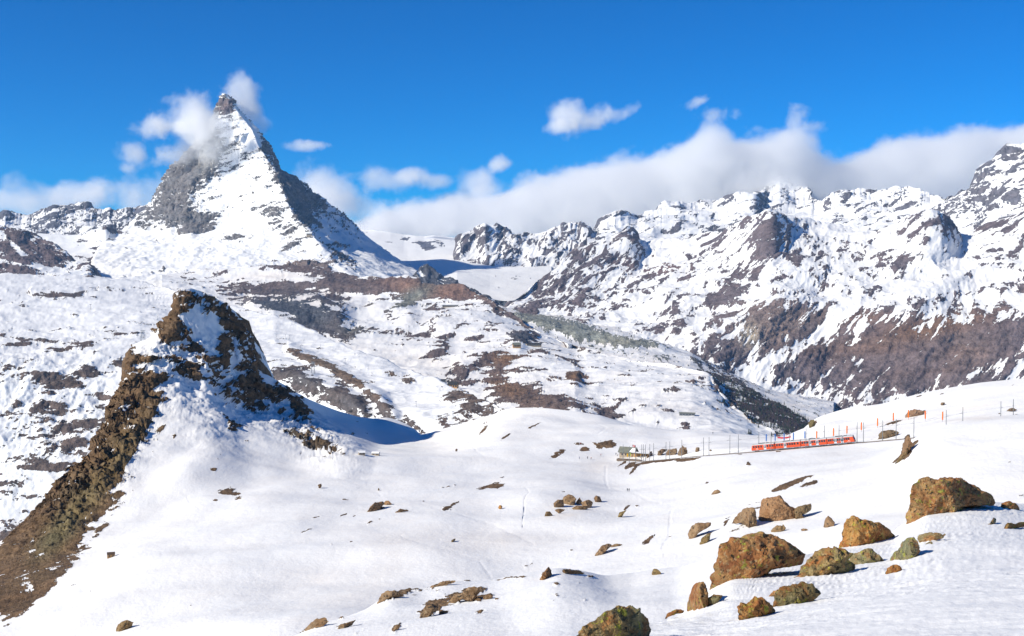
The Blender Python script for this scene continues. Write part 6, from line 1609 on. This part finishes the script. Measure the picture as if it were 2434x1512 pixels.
def lattice(label, sh, tile, x, y, h, w):
    r = empty('lattice_tower', site(sh, tile, x, y))
    tag(r, label, 'tower')
    top = w * .42
    for sx in (-1, 1):
        for sy in (-1, 1):
            V, F = vtube((sx * w / 2, sy * w / 2, -4), (sx * top / 2, sy * top / 2, h), .55, .4, 5)
            mesh_obj('leg', V, F, M_STEEL, r)
    n = 6
    for i in range(n):
        V, F = [], []
        z0, z1 = h * i / n, h * (i + 1) / n
        a, b = w + (top - w) * i / n, w + (top - w) * (i + 1) / n
        for sy in (-1, 1):
            mesh_obj('brace', *vtube((-a / 2, sy * a / 2, z0), (b / 2, sy * b / 2, z1), .22, .22, 4), M_STEEL, r)
            mesh_obj('brace', *vtube((a / 2, sy * a / 2, z0), (-b / 2, sy * b / 2, z1), .22, .22, 4), M_STEEL, r)
        for sx in (-1, 1):
            mesh_obj('brace', *vtube((sx * a / 2, -a / 2, z0), (sx * b / 2, b / 2, z1), .22, .22, 4), M_STEEL, r)
    mesh_obj('crossarm', *vbox(-w * .55, w * .55, -1, 1, h - .5, h + 1.2), M_STEEL, r)
    mesh_obj('crossarm', *vbox(-w * .5, w * .5, -.8, .8, h * .86, h * .86 + .9), M_STEEL, r)


lattice('tall lattice cable car tower just left of the horn', PL, 'R5', 785, 375, 50, 17)
lattice('lattice tower on the brown ledge of the plateau slope', PL, 'S3', 570, 795, 36, 12)
# ------------------------------------------------------------------ shaded wood in the gorge
rng = random.Random(5)


def tree_geo(rs, h, kind, nw=0):
    """Whorls of drooping boughs; returns vertices and faces around the origin."""
    V, F = [], []
    n = nw or (9 if kind == 'fir' else 11)
    for i in range(n):
        z = h * (.10 + .88 * i / n)
        r = h * (.21 if kind == 'fir' else .17) * (1 - i / n) ** .8 * rs.uniform(.75, 1.2) + h * .015
        m = 5 if nw else 7
        ph = rs.uniform(0, 6.3)
        for j in range(m):
            if kind != 'fir' and rs.random() < .35: continue
            a = ph + 2 * math.pi * j / m
            rr = r * rs.uniform(.65, 1.15)
            b = len(V)
            wd = .55 if kind == 'fir' else .22
            V += [(0, 0, z + h * .09), (rr * math.cos(a - wd), rr * math.sin(a - wd), z - h * .01), (rr * 1.1 * math.cos(a), rr * 1.1 * math.sin(a), z - h * .035), (rr * math.cos(a + wd), rr * math.sin(a + wd), z - h * .01)]
            F += [(b, b + 1, b + 2), (b, b + 2, b + 3)]
    return V, F


GT = 'trees at the edge of the gorge'


def tree(loc, h, kind, lab):
    rs = random.Random(int(abs(loc[0]) * 7 + abs(loc[1])))
    r = empty('fir_tree' if kind == 'fir' else 'larch_tree', loc)
    V, F = vtube((0, 0, -.5), (0, 0, h * .95), h * .022, h * .006, 6)
    mesh_obj('trunk', V, F, M_BARK, r)
    V, F = tree_geo(rs, h, kind)
    mesh_obj('crown', V, F, M_NEEDLE if kind == 'fir' else M_LARCH, r)
    tag(r, lab, 'tree', GT)


P_, X_, Y_ = SHEETS['gorge_slope']
lib = [tree_geo(random.Random(i), 1.0, 'fir' if i % 3 == 0 else 'larch', 6) for i in range(9)]
cand = [(i, j) for i in range(0, P_.shape[0], 2) for j in range(0, P_.shape[1], 2)]
for kind, mat in (('fir', M_NEEDLE), ('larch', M_LARCH)):
    VV, FF = [], []
    use = [l for i, l in enumerate(lib) if (i % 3 == 0) == (kind == 'fir')]
    rs = random.Random(11 if kind == 'fir' else 12)
    base = 0
    for _ in range(1500 if kind == 'fir' else 2400):
        i, j = rs.choice(cand)
        dens = WOOD(X_[i, j], Y_[i, j])
        if rs.random() > dens: continue
        p = P_[i, j] + np.array([rs.uniform(-8, 8), rs.uniform(-8, 8), 0])
        V, F = rs.choice(use)
        h = rs.uniform(9, 17)
        a = rs.uniform(0, 6.3)
        c, s = math.cos(a), math.sin(a)
        A = np.array(V) * h
        A = np.stack([A[:, 0] * c - A[:, 1] * s, A[:, 0] * s + A[:, 1] * c, A[:, 2]], -1) + p
        VV.append(A); FF += [tuple(base + k for k in f) for f in F]
        base += len(A)
    o = mesh_obj('forest', np.concatenate(VV).tolist(), FF, mat)
    o['kind'] = 'stuff'
    o['label'] = 'dark fir wood covering the shaded side of the gorge' if kind == 'fir' else 'bare brown larch wood covering the shaded side of the gorge'

for (sh, tile, x, y, h, kind, lab) in (
        (SC, 'S5', 85, 265, 14, 'fir', 'dark fir pair left of the blue posts on the white slope, left one'), (SC, 'S5', 108, 262, 12, 'fir', 'dark fir pair left of the blue posts on the white slope, right one'), (SC, 'S5', 515, 298, 10, 'fir', 'small dark fir alone on the white slope above the first coach'), (SC, 'S5', 262, 130, 11, 'fir', 'fir at the top of the small brown bank in the gorge edge'),
        (SC, 'R6', 1060, 60, 12, 'fir', 'highest fir on the left edge of the gorge'), (SC, 'R6', 1085, 75, 12, 'fir', 'second fir down the left edge of the gorge'), (SC, 'R6', 1110, 95, 13, 'fir', 'third fir down the left edge of the gorge'), (SC, 'R6', 1140, 120, 12, 'fir', 'fourth fir down the left edge of the gorge'), (SC, 'R6', 1165, 140, 13, 'fir', 'fifth fir down the left edge of the gorge'), (SC, 'R6', 1200, 170, 12, 'fir', 'lowest fir on the left edge of the gorge'),
        (SC, 'R6', 900, 15, 12, 'fir', 'left fir of the row high on the white slope'), (SC, 'R6', 935, 30, 12, 'fir', 'middle fir of the row high on the white slope'), (SC, 'R6', 975, 38, 12, 'fir', 'right fir of the row high on the white slope')):
    tree(site(sh, tile, x, y), h * 1.25, kind, lab)
